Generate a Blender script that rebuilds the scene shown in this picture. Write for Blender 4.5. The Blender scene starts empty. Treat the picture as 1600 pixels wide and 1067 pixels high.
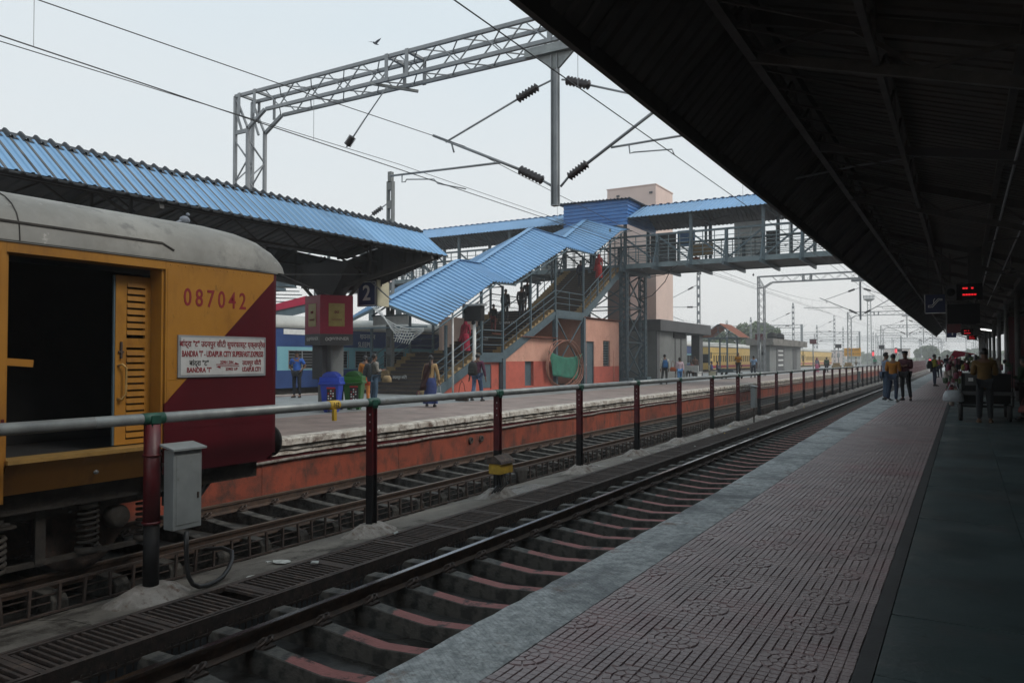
import bpy, bmesh, math, random
from mathutils import Vector, Matrix
random.seed(7)
SC = bpy.context.scene
COL = SC.collection
R = math.radians
PI = math.pi
# ---------------------------------------------------------------- camera
cd = bpy.data.cameras.new('camera'); cam = bpy.data.objects.new('camera', cd); COL.objects.link(cam)
cd.sensor_width = 36; cd.lens = 1184 / 1600 * 36; cd.clip_start = .05; cd.clip_end = 6000
cam.location = (0, 0, 1.5); cam.rotation_euler = (R(90 + 1.282), 0, R(30.771))
SC.camera = cam
# ---------------------------------------------------------------- sky and sun
W = bpy.data.worlds.new('World'); SC.world = W; W.use_nodes = True
nt = W.node_tree; bg = nt.nodes['Background']
sky = nt.nodes.new('ShaderNodeTexSky'); sky.sky_type = 'NISHITA'; sky.sun_disc = False
SUN_EL, SUN_AZ = R(46), R(80)          # azimuth from +Y towards +X
sky.sun_elevation = SUN_EL; sky.sun_rotation = SUN_AZ; sky.dust_density = 6; sky.air_density = 1.2; sky.ozone_density = 2
mx = nt.nodes.new('ShaderNodeMixRGB'); mx.inputs[0].default_value = .86
wtc = nt.nodes.new('ShaderNodeTexCoord'); wsx = nt.nodes.new('ShaderNodeSeparateXYZ'); nt.links.new(wtc.outputs['Generated'], wsx.inputs[0])
wcr = nt.nodes.new('ShaderNodeValToRGB'); wcr.color_ramp.elements[0].position = .0; wcr.color_ramp.elements[0].color = (.96, .95, .93, 1); wcr.color_ramp.elements[1].position = .62; wcr.color_ramp.elements[1].color = (.76, .90, .98, 1)
wn = nt.nodes.new('ShaderNodeTexNoise'); wn.inputs['Scale'].default_value = 1.6; wn.inputs['Detail'].default_value = 5; wmp = nt.nodes.new('ShaderNodeMapping'); wmp.inputs['Scale'].default_value = (1, 1, 3.5); nt.links.new(wtc.outputs['Generated'], wmp.inputs[0]); nt.links.new(wmp.outputs[0], wn.inputs['Vector'])
wma = nt.nodes.new('ShaderNodeMath'); wma.operation = 'MULTIPLY_ADD'; wma.inputs[1].default_value = .34; nt.links.new(wn.outputs[0], wma.inputs[0]); wms = nt.nodes.new('ShaderNodeMath'); wms.operation = 'ADD'; wms.inputs[1].default_value = -.17; nt.links.new(wsx.outputs[2], wms.inputs[0]); nt.links.new(wms.outputs[0], wma.inputs[2])
wvm = nt.nodes.new('ShaderNodeVectorMath'); wvm.operation = 'SCALE'; wvm.inputs['Scale'].default_value = 9.9; nt.links.new(wma.outputs[0], wcr.inputs[0]); nt.links.new(wcr.outputs[0], wvm.inputs[0]); nt.links.new(wvm.outputs[0], mx.inputs[2])
nt.links.new(sky.outputs[0], mx.inputs[1]); nt.links.new(mx.outputs[0], bg.inputs[0]); bg.inputs[1].default_value = .1
sl = bpy.data.lights.new('sun', 'SUN'); sl.energy = 1.5; sl.angle = R(20); sl.color = (1, .95, .88)
so = bpy.data.objects.new('sun', sl); COL.objects.link(so)
sd = Vector((math.sin(SUN_AZ) * math.cos(SUN_EL), math.cos(SUN_AZ) * math.cos(SUN_EL), math.sin(SUN_EL)))
so.rotation_euler = sd.to_track_quat('Z', 'Y').to_euler(); so.location = (0, 0, 30)
SC.view_settings.view_transform = 'Standard'; SC.view_settings.look = 'None'
SC.view_settings.exposure = 0; SC.view_settings.gamma = 1; SC.view_settings.use_curve_mapping = False
SC.cycles.use_denoising = True; SC.cycles.max_bounces = 6; SC.cycles.volume_bounces = 1
SC.cycles.diffuse_bounces = 3; SC.cycles.glossy_bounces = 2; SC.cycles.transmission_bounces = 3
# ---------------------------------------------------------------- materials
def mat(name, c, c2=None, sc=3.0, rough=.8, bump=.0, bsc=None, metal=0, detail=5, streak=0, lo=.35, hi=.65, emit=0, spec=.5, dist=.02):
    m = bpy.data.materials.new(name); m.use_nodes = True; t = m.node_tree; b = t.nodes['Principled BSDF']
    b.inputs['Roughness'].default_value = rough; b.inputs['Metallic'].default_value = metal
    b.inputs['Specular IOR Level'].default_value = spec
    c = tuple(c) + (1,)
    if emit:
        b.inputs['Emission Color'].default_value = c; b.inputs['Emission Strength'].default_value = emit
    tc = t.nodes.new('ShaderNodeTexCoord'); src = tc.outputs['Object']
    if streak:
        mp = t.nodes.new('ShaderNodeMapping'); mp.inputs['Scale'].default_value = (1, 1, streak); t.links.new(src, mp.inputs[0]); src2 = mp.outputs[0]
    else: src2 = src
    if c2 is None: c2 = tuple(v * .7 for v in c[:3])
    n = t.nodes.new('ShaderNodeTexNoise'); n.inputs['Scale'].default_value = sc; n.inputs['Detail'].default_value = detail; n.inputs['Roughness'].default_value = .65
    t.links.new(src2, n.inputs['Vector'])
    r = t.nodes.new('ShaderNodeValToRGB'); r.color_ramp.elements[0].position = lo; r.color_ramp.elements[1].position = hi
    r.color_ramp.elements[0].color = tuple(c2) + (1,) if len(c2) == 3 else c2; r.color_ramp.elements[1].color = c
    t.links.new(n.outputs[0], r.inputs[0]); t.links.new(r.outputs[0], b.inputs['Base Color'])
    m['ramp'] = r.name
    if bump:
        n2 = t.nodes.new('ShaderNodeTexNoise'); n2.inputs['Scale'].default_value = bsc or sc * 6; n2.inputs['Detail'].default_value = 6
        t.links.new(src, n2.inputs['Vector'])
        bp = t.nodes.new('ShaderNodeBump'); bp.inputs['Strength'].default_value = bump; bp.inputs['Distance'].default_value = dist
        t.links.new(n2.outputs[0], bp.inputs['Height']); t.links.new(bp.outputs[0], b.inputs['Normal'])
    return m
def overlay(m, c, sc, lo, hi, streak=0, seed=0):
    """second noise layer of dirt/wear over a material's base colour"""
    t = m.node_tree; b = t.nodes['Principled BSDF']; old = b.inputs['Base Color'].links[0].from_socket
    tc = t.nodes.new('ShaderNodeTexCoord'); mp = t.nodes.new('ShaderNodeMapping'); mp.inputs['Location'].default_value = (seed, seed * .7, seed * .3)
    if streak: mp.inputs['Scale'].default_value = (1, 1, streak)
    ge = t.nodes.new('ShaderNodeNewGeometry'); t.links.new(ge.outputs['Position'], mp.inputs[0])
    n = t.nodes.new('ShaderNodeTexNoise'); n.inputs['Scale'].default_value = sc; n.inputs['Detail'].default_value = 8; n.inputs['Roughness'].default_value = .7
    t.links.new(mp.outputs[0], n.inputs['Vector'])
    r = t.nodes.new('ShaderNodeValToRGB'); r.color_ramp.elements[0].position = lo; r.color_ramp.elements[1].position = hi
    t.links.new(n.outputs[0], r.inputs[0])
    x = t.nodes.new('ShaderNodeMixRGB'); t.links.new(r.outputs[0], x.inputs[0]); t.links.new(old, x.inputs[1]); x.inputs[2].default_value = tuple(c) + (1,)
    t.links.new(x.outputs[0], b.inputs['Base Color']); return m
def wet(m, sc, lo, hi, r0, r1):
    t = m.node_tree; b = t.nodes['Principled BSDF']; tc = t.nodes.new('ShaderNodeNewGeometry')
    n = t.nodes.new('ShaderNodeTexNoise'); n.inputs['Scale'].default_value = sc; n.inputs['Detail'].default_value = 4; t.links.new(tc.outputs['Position'], n.inputs['Vector'])
    r = t.nodes.new('ShaderNodeMapRange'); r.inputs[1].default_value = lo; r.inputs[2].default_value = hi; r.inputs[3].default_value = r0; r.inputs[4].default_value = r1
    t.links.new(n.outputs[0], r.inputs[0]); t.links.new(r.outputs[0], b.inputs['Roughness']); return m
M = {}
M['conc'] = overlay(mat('concrete', (.24, .225, .2), (.12, .11, .1), 1.6, .9, .4, 30), (.05, .045, .04), .9, .5, .68)
M['floor'] = wet(overlay(mat('track_floor', (.065, .06, .052), (.022, .02, .018), 2.2, .6, .5, 14), (.012, .011, .01), 1.1, .42, .55), 1.3, .4, .6, .18, .8)
M['median'] = wet(overlay(mat('median_concrete', (.185, .165, .14), (.10, .088, .075), 1.6, .85, .45, 40), (.035, .027, .02), .75, .53, .6), .55, .56, .62, .85, .25)
M['mound'] = overlay(mat('mortar', (.31, .285, .26), (.16, .14, .12), 5, .9, .8, 18), (.12, .08, .06), 9, .52, .65)
M['coping'] = overlay(mat('coping_concrete', (.62, .635, .63), (.36, .375, .375), 14, .85, .7, 45, lo=.4, hi=.6), (.22, .12, .07), 2.3, .58, .70); overlay(M['coping'], (.22, .23, .235), 1.3, .45, .62, 0, 5)
M['paver'] = overlay(mat('paver_pink', (.42, .33, .325), (.33, .26, .26), 1.1, .45, .3, 60), (.36, .20, .205), .6, .5, .72)
M['joint'] = mat('tile_joint', (.05, .042, .042), (.03, .026, .026), 8, .85)
M['kota'] = wet(overlay(mat('green_kota_stone', (.075, .108, .11), (.055, .082, .084), 2.0, .42, .15, 25), (.10, .10, .10), .8, .52, .7), 1.2, .35, .65, .3, .55)
overlay(M['paver'], (.06, .045, .045), 6, .64, .69, 0, 8); overlay(M['kota'], (.025, .03, .03), 4, .62, .70, 0, 3); overlay(M['kota'], (.13, .14, .135), 1.1, .58, .72, 0, 6)
M['border'] = mat('border_stone', (.045, .048, .05), (.03, .03, .032), 6, .5, .1)
M['p2pink'] = overlay(mat('pink_pavement', (.30, .235, .205), (.2, .15, .135), 1.5, .7, .2, 40), (.14, .115, .1), .7, .5, .66)
M['p2grey'] = overlay(mat('grey_pavement', (.27, .285, .28), (.19, .2, .2), 1.2, .55, .1, 30), (.13, .13, .125), .8, .5, .68)
M['white_edge'] = overlay(mat('whitewashed_edge', (.60, .56, .5), (.3, .25, .2), 3, .9, 1, 22, lo=.3, hi=.6), (.1, .06, .045), 4.5, .5, .66)
M['orange'] = overlay(overlay(mat('orange_wall', (.31, .064, .03), (.22, .045, .022), 1.2, .8, .25, 30), (.07, .03, .02), 1.7, .48, .68), (.02, .018, .015), .8, .6, .75, 2)
M['rail'] = mat('rail_rust', (.085, .05, .032), (.04, .026, .02), 8, .75, .3)
M['railtop2'] = mat('worn_rusty_head', (.16, .11, .075), (.09, .06, .045), 14, .45, metal=.4)
M['railtop'] = mat('rail_head_steel', (.33, .34, .36), (.2, .2, .21), 20, .22, metal=1)
M['steel_rust'] = overlay(mat('rusty_iron', (.075, .05, .04), (.035, .027, .023), 12, .8, .3), (.12, .08, .06), 6, .55, .7)
M['sleeper'] = overlay(mat('sleeper_concrete', (.10, .092, .08), (.05, .046, .04), 7, .85, .6, 30), (.018, .016, .014), 5, .45, .58)
M['galv'] = overlay(mat('galvanised_pipe', (.30, .315, .31), (.2, .21, .21), 4, .45, .08, metal=.35), (.12, .1, .08), 6, .6, .75)
M['galv2'] = mat('galvanised_steel', (.32, .33, .34), (.24, .25, .26), 2, .5, metal=.3)
M['green_paint'] = mat('green_paint', (.015, .085, .055), (.01, .05, .035), 9, .5)
M['post_red'] = mat('post_maroon', (.11, .01, .014), (.06, .007, .01), 5, .45, .1)
M['black'] = mat('black_paint', (.014, .014, .015), (.007, .007, .007), 6, .65, spec=.25)
M['cable'] = mat('black_cable', (.02, .02, .021), None, 6, .5)
M['cabinet'] = overlay(mat('grey_cabinet', (.25, .27, .27), (.2, .215, .215), 3, .5), (.12, .11, .1), 7, .6, .72, 1)
M['yellow'] = overlay(overlay(mat('coach_yellow', (.36, .165, .024), (.30, .13, .018), 1.4, .42, .12, 2.2), (.2, .085, .015), 2.6, .52, .74, .35), (.05, .03, .012), 4, .62, .76, .4, 3)
M['maroon'] = overlay(mat('coach_maroon', (.075, .003, .008), (.055, .0025, .006), 1.8, .4), (.05, .006, .01), 2, .55, .75, .4)
M['roofgrey'] = overlay(overlay(mat('coach_roof_grey', (.25, .24, .215), (.17, .165, .15), 1.2, .6), (.08, .075, .07), 2.2, .56, .72), (.45, .43, .4), 5, .64, .72, 0, 4)
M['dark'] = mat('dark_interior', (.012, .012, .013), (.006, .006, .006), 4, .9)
M['under'] = overlay(mat('underframe_grime', (.055, .047, .04), (.022, .02, .018), 5, .85, .4), (.1, .08, .06), 3, .6, .75)
M['blue_roof'] = overlay(mat('blue_sheet', (.19, .36, .58), (.16, .31, .50), .8, .5, .02, 3), (.07, .13, .2), 1.1, .6, .82)
M['blue_clad'] = mat('blue_cladding', (.05, .19, .46), (.035, .14, .37), 1, .4)
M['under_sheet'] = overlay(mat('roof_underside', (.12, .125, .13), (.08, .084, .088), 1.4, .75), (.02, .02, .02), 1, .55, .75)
M['blackcap'] = mat('ridge_cap_dark', (.03, .034, .042), None, 3, .6)
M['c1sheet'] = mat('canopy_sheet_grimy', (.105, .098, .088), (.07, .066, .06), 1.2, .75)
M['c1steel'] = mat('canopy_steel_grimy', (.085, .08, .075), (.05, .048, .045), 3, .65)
M['slate'] = overlay(mat('slate_blue_steel', (.085, .125, .145), (.06, .09, .107), 3, .5), (.09, .06, .04), 5, .62, .76)
M['slate_lt'] = mat('pale_slate_steel', (.17, .22, .235), (.12, .16, .17), 3, .5)
M['step_y'] = overlay(mat('step_ochre', (.34, .24, .11), (.24, .16, .08), 3, .85), (.06, .045, .03), 4, .55, .7)
M['riser'] = mat('riser_dark', (.05, .036, .032), (.03, .022, .02), 3, .7)
M['salmon'] = overlay(mat('salmon_wall', (.62, .33, .245), (.53, .27, .2), 1.2, .9), (.3, .14, .1), 1.6, .58, .8)
M['salmon_d'] = overlay(mat('red_dado', (.50, .11, .075), (.41, .09, .06), 1.5, .85), (.2, .07, .05), 1.7, .56, .75)
M['pinktower'] = overlay(mat('pink_tower', (.72, .55, .48), (.64, .49, .43), .5, .9), (.5, .38, .33), .7, .58, .8, .3)
M['pinktower_shade'] = mat('pink_tower_shaded', (.26, .19, .175), (.21, .155, .14), .7, .9)  # tower pink with the shade below the bridge put into the colour
M['greystone'] = mat('grey_cladding', (.20, .205, .2), (.15, .155, .15), .8, .7)
M['darkgrey'] = mat('dark_fascia', (.085, .085, .088), (.06, .06, .062), .6, .6)
M['white'] = mat('white_paint', (.7, .7, .68), (.55, .55, .53), 4, .6)
M['whitesheet'] = mat('white_sheet', (.78, .8, .8), (.62, .65, .66), 1, .5)
M['coach_blue'] = mat('coach_navy', (.03, .065, .19), (.024, .05, .15), 1, .4)
M['coach_ltblue'] = mat('coach_pale_blue', (.20, .42, .48), (.16, .36, .42), 1, .45)
M['coach_roofw'] = mat('coach_roof_pale', (.55, .54, .5), (.42, .41, .38), .8, .6)
M['coach_y2'] = mat('coach_pale_yellow', (.62, .42, .13), (.54, .36, .11), 1, .5)
M['glass'] = mat('dark_glass', (.02, .025, .028), (.012, .014, .016), 2, .15)
M['red'] = mat('red_paint', (.45, .02, .03), (.36, .016, .024), 3, .5)
M['crimson'] = mat('crimson_board', (.38, .012, .05), (.30, .01, .04), 2, .45)
M['binblue'] = mat('blue_plastic', (.03, .075, .50), (.025, .06, .4), 3, .4)
M['bingreen'] = mat('green_plastic', (.03, .14, .025), (.024, .11, .02), 3, .4)
M['navy'] = mat('navy_sign', (.012, .028, .12), (.01, .022, .1), 3, .4)
M['navy2'] = mat('navy_dim_sign', (.008, .016, .06), (.006, .012, .05), 3, .6)
M['board_white'] = overlay(mat('board_white', (.46, .46, .45), (.36, .36, .35), 4, .6), (.14, .11, .09), 8, .62, .74)
M['cream'] = mat('cream_paint', (.62, .58, .42), (.5, .46, .33), 4, .6)
M['gold'] = mat('gold_pack', (.42, .33, .10), (.33, .25, .07), 5, .45)
M['textred'] = mat('lettering_red', (.22, .008, .016), None, 5, .6)
M['textdark'] = mat('lettering_black', (.02, .02, .02), None, 5, .6)
M['textwhite'] = mat('lettering_white', (.72, .72, .7), (.6, .6, .58), 5, .6)
M['tag'] = mat('yellow_tag', (.6, .38, .04), (.4, .25, .03), 8, .6)
M['cloth_g'] = mat('green_cloth', (.035, .18, .12), (.024, .12, .08), 3, .85, .3, 30)
M['hose'] = mat('copper_hose', (.3, .13, .085), (.22, .09, .06), 6, .5)
M['insul'] = mat('insulator_brown', (.045, .035, .035), (.03, .024, .024), 5, .3)
M['led'] = mat('led_red', (1, .02, .03), (.9, .02, .03), 5, .5, emit=.8)
M['signalred'] = mat('signal_red', (1, .03, .05), (.9, .02, .04), 5, .5, emit=.9)
M['tube'] = mat('lamp_tube', (1, 1, .95), (.95, .95, .9), 5, .5, emit=2.5)
M['leaf'] = overlay(mat('tree_leaves', (.13, .18, .085), (.085, .12, .055), .5, .8), (.16, .21, .10), 1.3, .5, .7)
M['bark'] = mat('bark', (.09, .07, .055), (.05, .04, .03), 3, .9)
M['soil'] = overlay(mat('ballast_soil', (.19, .175, .155), (.11, .1, .09), .8, .95, .5, 6), (.26, .24, .22), .09, .45, .65)
M['tile_roof'] = mat('red_tin_roof', (.33, .13, .085), (.25, .10, .065), 2, .8)
M['orange_sign'] = mat('orange_yellow_sign', (.75, .36, .02), (.65, .3, .015), 2, .5)
M['plastic_bag'] = mat('plastic_bag', (.45, .48, .5), (.3, .32, .34), 6, .35, .4, 12)
M['chalk'] = mat('pale_litter', (.6, .6, .56), (.3, .3, .28), 9, .8)
M['pigeon'] = mat('pigeon_grey', (.2, .22, .25), (.12, .13, .16), 20, .7)
M['rubber'] = mat('rubber', (.018, .018, .018), None, 6, .7)
M['brass'] = mat('worn_handle', (.42, .25, .08), (.3, .18, .06), 8, .4, metal=.3)
def vary(m, lo, hi):
    t = m.node_tree; b = t.nodes['Principled BSDF']; old = b.inputs['Base Color'].links[0].from_socket
    oi = t.nodes.new('ShaderNodeObjectInfo'); r = t.nodes.new('ShaderNodeMapRange'); r.inputs[3].default_value = lo; r.inputs[4].default_value = hi; t.links.new(oi.outputs['Random'], r.inputs[0])
    v = t.nodes.new('ShaderNodeVectorMath'); v.operation = 'SCALE'; t.links.new(old, v.inputs[0]); t.links.new(r.outputs[0], v.inputs['Scale']); t.links.new(v.outputs[0], b.inputs['Base Color'])
overlay(M['yellow'], (.16, .075, .02), 1.3, .55, .75, .25, 9); overlay(M['yellow'], (.03, .02, .01), 9, .70, .76, 0, 11); overlay(M['maroon'], (.03, .012, .012), 7, .66, .75, 0, 5); overlay(M['roofgrey'], (.14, .13, .11), .9, .5, .7, 0, 6)
vary(M['paver'], .86, 1.06); vary(M['kota'], .8, 1.15); vary(M['blue_roof'], .84, 1.05); vary(M['orange'], .82, 1.08); vary(M['sleeper'], .75, 1.2); vary(M['coping'], .9, 1.06)
overlay(M['orange'], (.05, .03, .022), 3.0, .52, .7, .35, 4); overlay(M['salmon'], (.42, .27, .2), .9, .55, .75, .25, 2); overlay(M['blue_roof'], (.2, .22, .22), 2.5, .68, .8, 0, 7)
def cm(c, rough=.85):
    k = 'dye_%02x%02x%02x' % tuple(int(min(1, v) * 255) for v in c)
    if k not in M: M[k] = mat(k.replace('dye', 'cloth'), c, tuple(v * .65 for v in c), 7, rough, .25, 25)
    return M[k]
# sleeper paint: red between the rails, bare concrete near them
ms = overlay(mat('sleeper_red', (.30, .10, .088), (.23, .08, .07), 6, .7, .5, 35), (.02, .016, .015), 3.2, .54, .62)
t = ms.node_tree; b = t.nodes['Principled BSDF']; old = b.inputs['Base Color'].links[0].from_socket
tc = t.nodes.new('ShaderNodeTexCoord'); sx = t.nodes.new('ShaderNodeSeparateXYZ'); t.links.new(tc.outputs['Object'], sx.inputs[0])
nz = t.nodes.new('ShaderNodeTexNoise'); nz.inputs['Scale'].default_value = 9; t.links.new(tc.outputs['Object'], nz.inputs['Vector'])
ma = t.nodes.new('ShaderNodeMath'); ma.operation = 'MULTIPLY_ADD'; ma.inputs[1].default_value = .16; t.links.new(nz.outputs[0], ma.inputs[0]); t.links.new(sx.outputs[0], ma.inputs[2])
mr = t.nodes.new('ShaderNodeMapRange'); mr.inputs[1].default_value = -.36; mr.inputs[2].default_value = -.32; t.links.new(ma.outputs[0], mr.inputs[0])
xx = t.nodes.new('ShaderNodeMixRGB'); t.links.new(mr.outputs[0], xx.inputs[0]); t.links.new(old, xx.inputs[2])
n3 = t.nodes.new('ShaderNodeTexNoise'); n3.inputs['Scale'].default_value = 7; n3.inputs['Detail'].default_value = 6; t.links.new(tc.outputs['Object'], n3.inputs['Vector'])
r3 = t.nodes.new('ShaderNodeValToRGB'); r3.color_ramp.elements[0].position = .40; r3.color_ramp.elements[1].position = .52
r3.color_ramp.elements[0].color = (.025, .023, .02, 1); r3.color_ramp.elements[1].color = (.075, .068, .058, 1); t.links.new(n3.outputs[0], r3.inputs[0]); t.links.new(r3.outputs[0], xx.inputs[1])
gn = t.nodes.new('ShaderNodeNewGeometry'); sg_ = t.nodes.new('ShaderNodeSeparateXYZ'); t.links.new(gn.outputs['True Normal'], sg_.inputs[0])
mg = t.nodes.new('ShaderNodeMapRange'); mg.inputs[1].default_value = .75; mg.inputs[2].default_value = .9; t.links.new(sg_.outputs[2], mg.inputs[0])
mm_ = t.nodes.new('ShaderNodeMath'); mm_.operation = 'MULTIPLY'; t.links.new(mg.outputs[0], mm_.inputs[0]); t.links.new(mr.outputs[0], mm_.inputs[1]); t.links.new(mm_.outputs[0], xx.inputs[0])
t.links.new(xx.outputs[0], b.inputs['Base Color']); M['sleeper_red'] = ms
# coping tread marks (worn cast herringbone) as fine relief
t = M['coping'].node_tree; b = t.nodes['Principled BSDF']
tc = t.nodes.new('ShaderNodeTexCoord'); mp = t.nodes.new('ShaderNodeMapping'); mp.inputs['Rotation'].default_value = (0, 0, R(38)); t.links.new(tc.outputs['Object'], mp.inputs[0])
ck = t.nodes.new('ShaderNodeTexBrick'); ck.inputs['Scale'].default_value = 9; ck.inputs['Mortar Size'].default_value = .03; ck.inputs['Color1'].default_value = (.8, .8, .8, 1); ck.inputs['Color2'].default_value = (1, 1, 1, 1)
t.links.new(mp.outputs[0], ck.inputs['Vector']); ob = b.inputs['Normal'].links[0].from_node
b2 = t.nodes.new('ShaderNodeBump'); b2.inputs['Strength'].default_value = .25; b2.inputs['Distance'].default_value = .01; t.links.new(ck.outputs[0], b2.inputs['Height'])
t.links.new(ob.outputs[0], b2.inputs['Normal']); t.links.new(b2.outputs[0], b.inputs['Normal'])
oldc = b.inputs['Base Color'].links[0].from_socket; x2 = t.nodes.new('ShaderNodeMixRGB'); x2.blend_type = 'MULTIPLY'; x2.inputs[0].default_value = .16
t.links.new(oldc, x2.inputs[1]); t.links.new(ck.outputs[0], x2.inputs[2]); t.links.new(x2.outputs[0], b.inputs['Base Color'])
# ---------------------------------------------------------------- mesh building
WL = {}
def wl(o): return WL.get(o.name, Vector((0, 0, 0)))
class MB:
    def __init__(s): s.v = []; s.f = []; s.sm = []
    def add(s, vs, fs, smooth=False):
        n = len(s.v); s.v += [tuple(v) for v in vs]; s.f += [tuple(i + n for i in f) for f in fs]; s.sm += [smooth] * len(fs); return s
    def box(s, x0, x1, y0, y1, z0, z1):
        return s.add([(x0, y0, z0), (x1, y0, z0), (x1, y1, z0), (x0, y1, z0), (x0, y0, z1), (x1, y0, z1), (x1, y1, z1), (x0, y1, z1)],
                     [(3, 2, 1, 0), (4, 5, 6, 7), (0, 1, 5, 4), (1, 2, 6, 5), (2, 3, 7, 6), (3, 0, 4, 7)])
    def cbox(s, c, d): return s.box(c[0] - d[0] / 2, c[0] + d[0] / 2, c[1] - d[1] / 2, c[1] + d[1] / 2, c[2] - d[2] / 2, c[2] + d[2] / 2)
    def bar(s, p, q, w, h=None, up=(0, 0, 1)):
        h = h or w; p = Vector(p); q = Vector(q); d = (q - p).normalized(); up = Vector(up)
        if abs(d.dot(up)) > .98: up = Vector((0, 1, 0))
        a = d.cross(up).normalized() * w / 2; b = a.cross(d).normalized() * h / 2
        return s.add([p - a - b, p + a - b, p + a + b, p - a + b, q - a - b, q + a - b, q + a + b, q - a + b],
                     [(3, 2, 1, 0), (4, 5, 6, 7), (0, 1, 5, 4), (1, 2, 6, 5), (2, 3, 7, 6), (3, 0, 4, 7)])
    def tube(s, pts, r, n=8, cap=True, r2=None):
        pts = [Vector(p) for p in pts]; m = len(pts); vs = []; 
        d0 = (pts[1] - pts[0]).normalized(); u = d0.orthogonal().normalized()
        for i, p in enumerate(pts):
            d = (pts[min(i + 1, m - 1)] - pts[max(i - 1, 0)]).normalized()
            u = (u - d * u.dot(d)).normalized(); w = d.cross(u)
            rr = r if r2 is None else r + (r2 - r) * i / (m - 1)
            if isinstance(r, (list, tuple)): rr = r[i]
            vs += [p + (u * math.cos(2 * PI * k / n) + w * math.sin(2 * PI * k / n)) * rr for k in range(n)]
        fs = [(i * n + k, i * n + (k + 1) % n, (i + 1) * n + (k + 1) % n, (i + 1) * n + k) for i in range(m - 1) for k in range(n)]
        s.add(vs, fs, n > 5)
        if cap: s.add([], []); b = len(s.v) - len(vs); s.f += [tuple(b + k for k in range(n))[::-1], tuple(b + (m - 1) * n + k for k in range(n))]; s.sm += [False, False]
        return s
    def lathe(s, c, prof, n=16, axis='z', smooth=True):
        vs = []
        for r, h in prof:
            for k in range(n):
                a = 2 * PI * k / n; x, y = r * math.cos(a), r * math.sin(a)
                vs.append({'z': (c[0] + x, c[1] + y, c[2] + h), 'x': (c[0] + h, c[1] + x, c[2] + y), 'y': (c[0] + x, c[1] + h, c[2] + y)}[axis])
        m = len(prof); fs = [(i * n + k, i * n + (k + 1) % n, (i + 1) * n + (k + 1) % n, (i + 1) * n + k) for i in range(m - 1) for k in range(n)]
        s.add(vs, fs, smooth); return s
    def prism(s, poly, ax, a, b):
        """extrude polygon (2D) along axis 'x','y','z' from a to b"""
        def P(u, v, w): return {'x': (w, u, v), 'y': (u, w, v), 'z': (u, v, w)}[ax]
        n = len(poly); return s.add([P(u, v, a) for u, v in poly] + [P(u, v, b) for u, v in poly],
            [tuple(range(n)), tuple(range(2 * n - 1, n - 1, -1))] + [(i, i + n, (i + 1) % n + n, (i + 1) % n) for i in range(n)])
    def sph(s, c, r, n=10, m=7, sz=None):
        sz = sz or (1, 1, 1); vs = []; 
        for i in range(m + 1):
            t = PI * i / m
            for k in range(n): a = 2 * PI * k / n; vs.append((c[0] + r * sz[0] * math.sin(t) * math.cos(a), c[1] + r * sz[1] * math.sin(t) * math.sin(a), c[2] + r * sz[2] * math.cos(t)))
        return s.add(vs, [(i * n + k, (i + 1) * n + k, (i + 1) * n + (k + 1) % n, i * n + (k + 1) % n) for i in range(m) for k in range(n)], True)
    def build(s, name, m, parent=None, bevel=0, fix=True, kind=None):
        me = bpy.data.meshes.new(name); o0 = wl(parent) if parent else Vector((0, 0, 0))
        me.from_pydata([(v[0] - o0[0], v[1] - o0[1], v[2] - o0[2]) for v in s.v], [], s.f)
        for i, p in enumerate(me.polygons): p.use_smooth = s.sm[i]
        if fix:
            bm = bmesh.new(); bm.from_mesh(me); bmesh.ops.recalc_face_normals(bm, faces=bm.faces); bm.to_mesh(me); bm.free()
        me.materials.append(M[m] if isinstance(m, str) else m)
        o = bpy.data.objects.new(name, me); COL.objects.link(o)
        if parent: o.parent = parent
        WL[o.name] = o0
        if bevel:
            b = o.modifiers.new('bevel', 'BEVEL'); b.width = bevel; b.segments = 1; b.limit_method = 'ANGLE'
        if kind: o['kind'] = kind
        return o
def thing(name, label, cat, loc=(0, 0, 0), group=None):
    o = bpy.data.objects.new(name, None); COL.objects.link(o); o.location = loc; o.empty_display_size = .2
    o['label'] = label; o['category'] = cat; WL[o.name] = Vector(loc)
    if group: o['group'] = group
    return o
def struct(name, loc=(0, 0, 0)):
    o = bpy.data.objects.new(name, None); COL.objects.link(o); o.location = loc; o['kind'] = 'structure'; WL[o.name] = Vector(loc); return o
def tag(o, label, cat, group=None):
    o['label'] = label; o['category'] = cat
    if group: o['group'] = group
    return o
def place(o, loc, rz=0, sc=1):
    o.location = loc; o.rotation_euler.z = rz; o.scale = (sc, sc, sc); return o
def copy_tree(o, parent=None):
    c = o.copy(); COL.objects.link(c); WL[c.name] = wl(o)
    if parent: c.parent = parent
    for ch in list(o.children): copy_tree(ch, c)
    return c
def copy_part(o, dx=0, dy=0, dz=0, parent=None):
    c = o.copy(); COL.objects.link(c); c.location = (o.location.x + dx, o.location.y + dy, o.location.z + dz)
    if parent: c.parent = parent
    for ch in list(o.children): d = ch.copy(); COL.objects.link(d); d.parent = c
    return c
def lpart(mb, name, m, parent, at, bevel=0):
    """part built round its own origin 'at' (world) so that copies can share its mesh"""
    d = wl(parent) if parent else Vector((0, 0, 0))
    mb.v = [(x + d[0], y + d[1], z + d[2]) for x, y, z in mb.v]
    o = mb.build(name, m, parent, bevel); o.location = Vector(at) - d; return o
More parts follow.
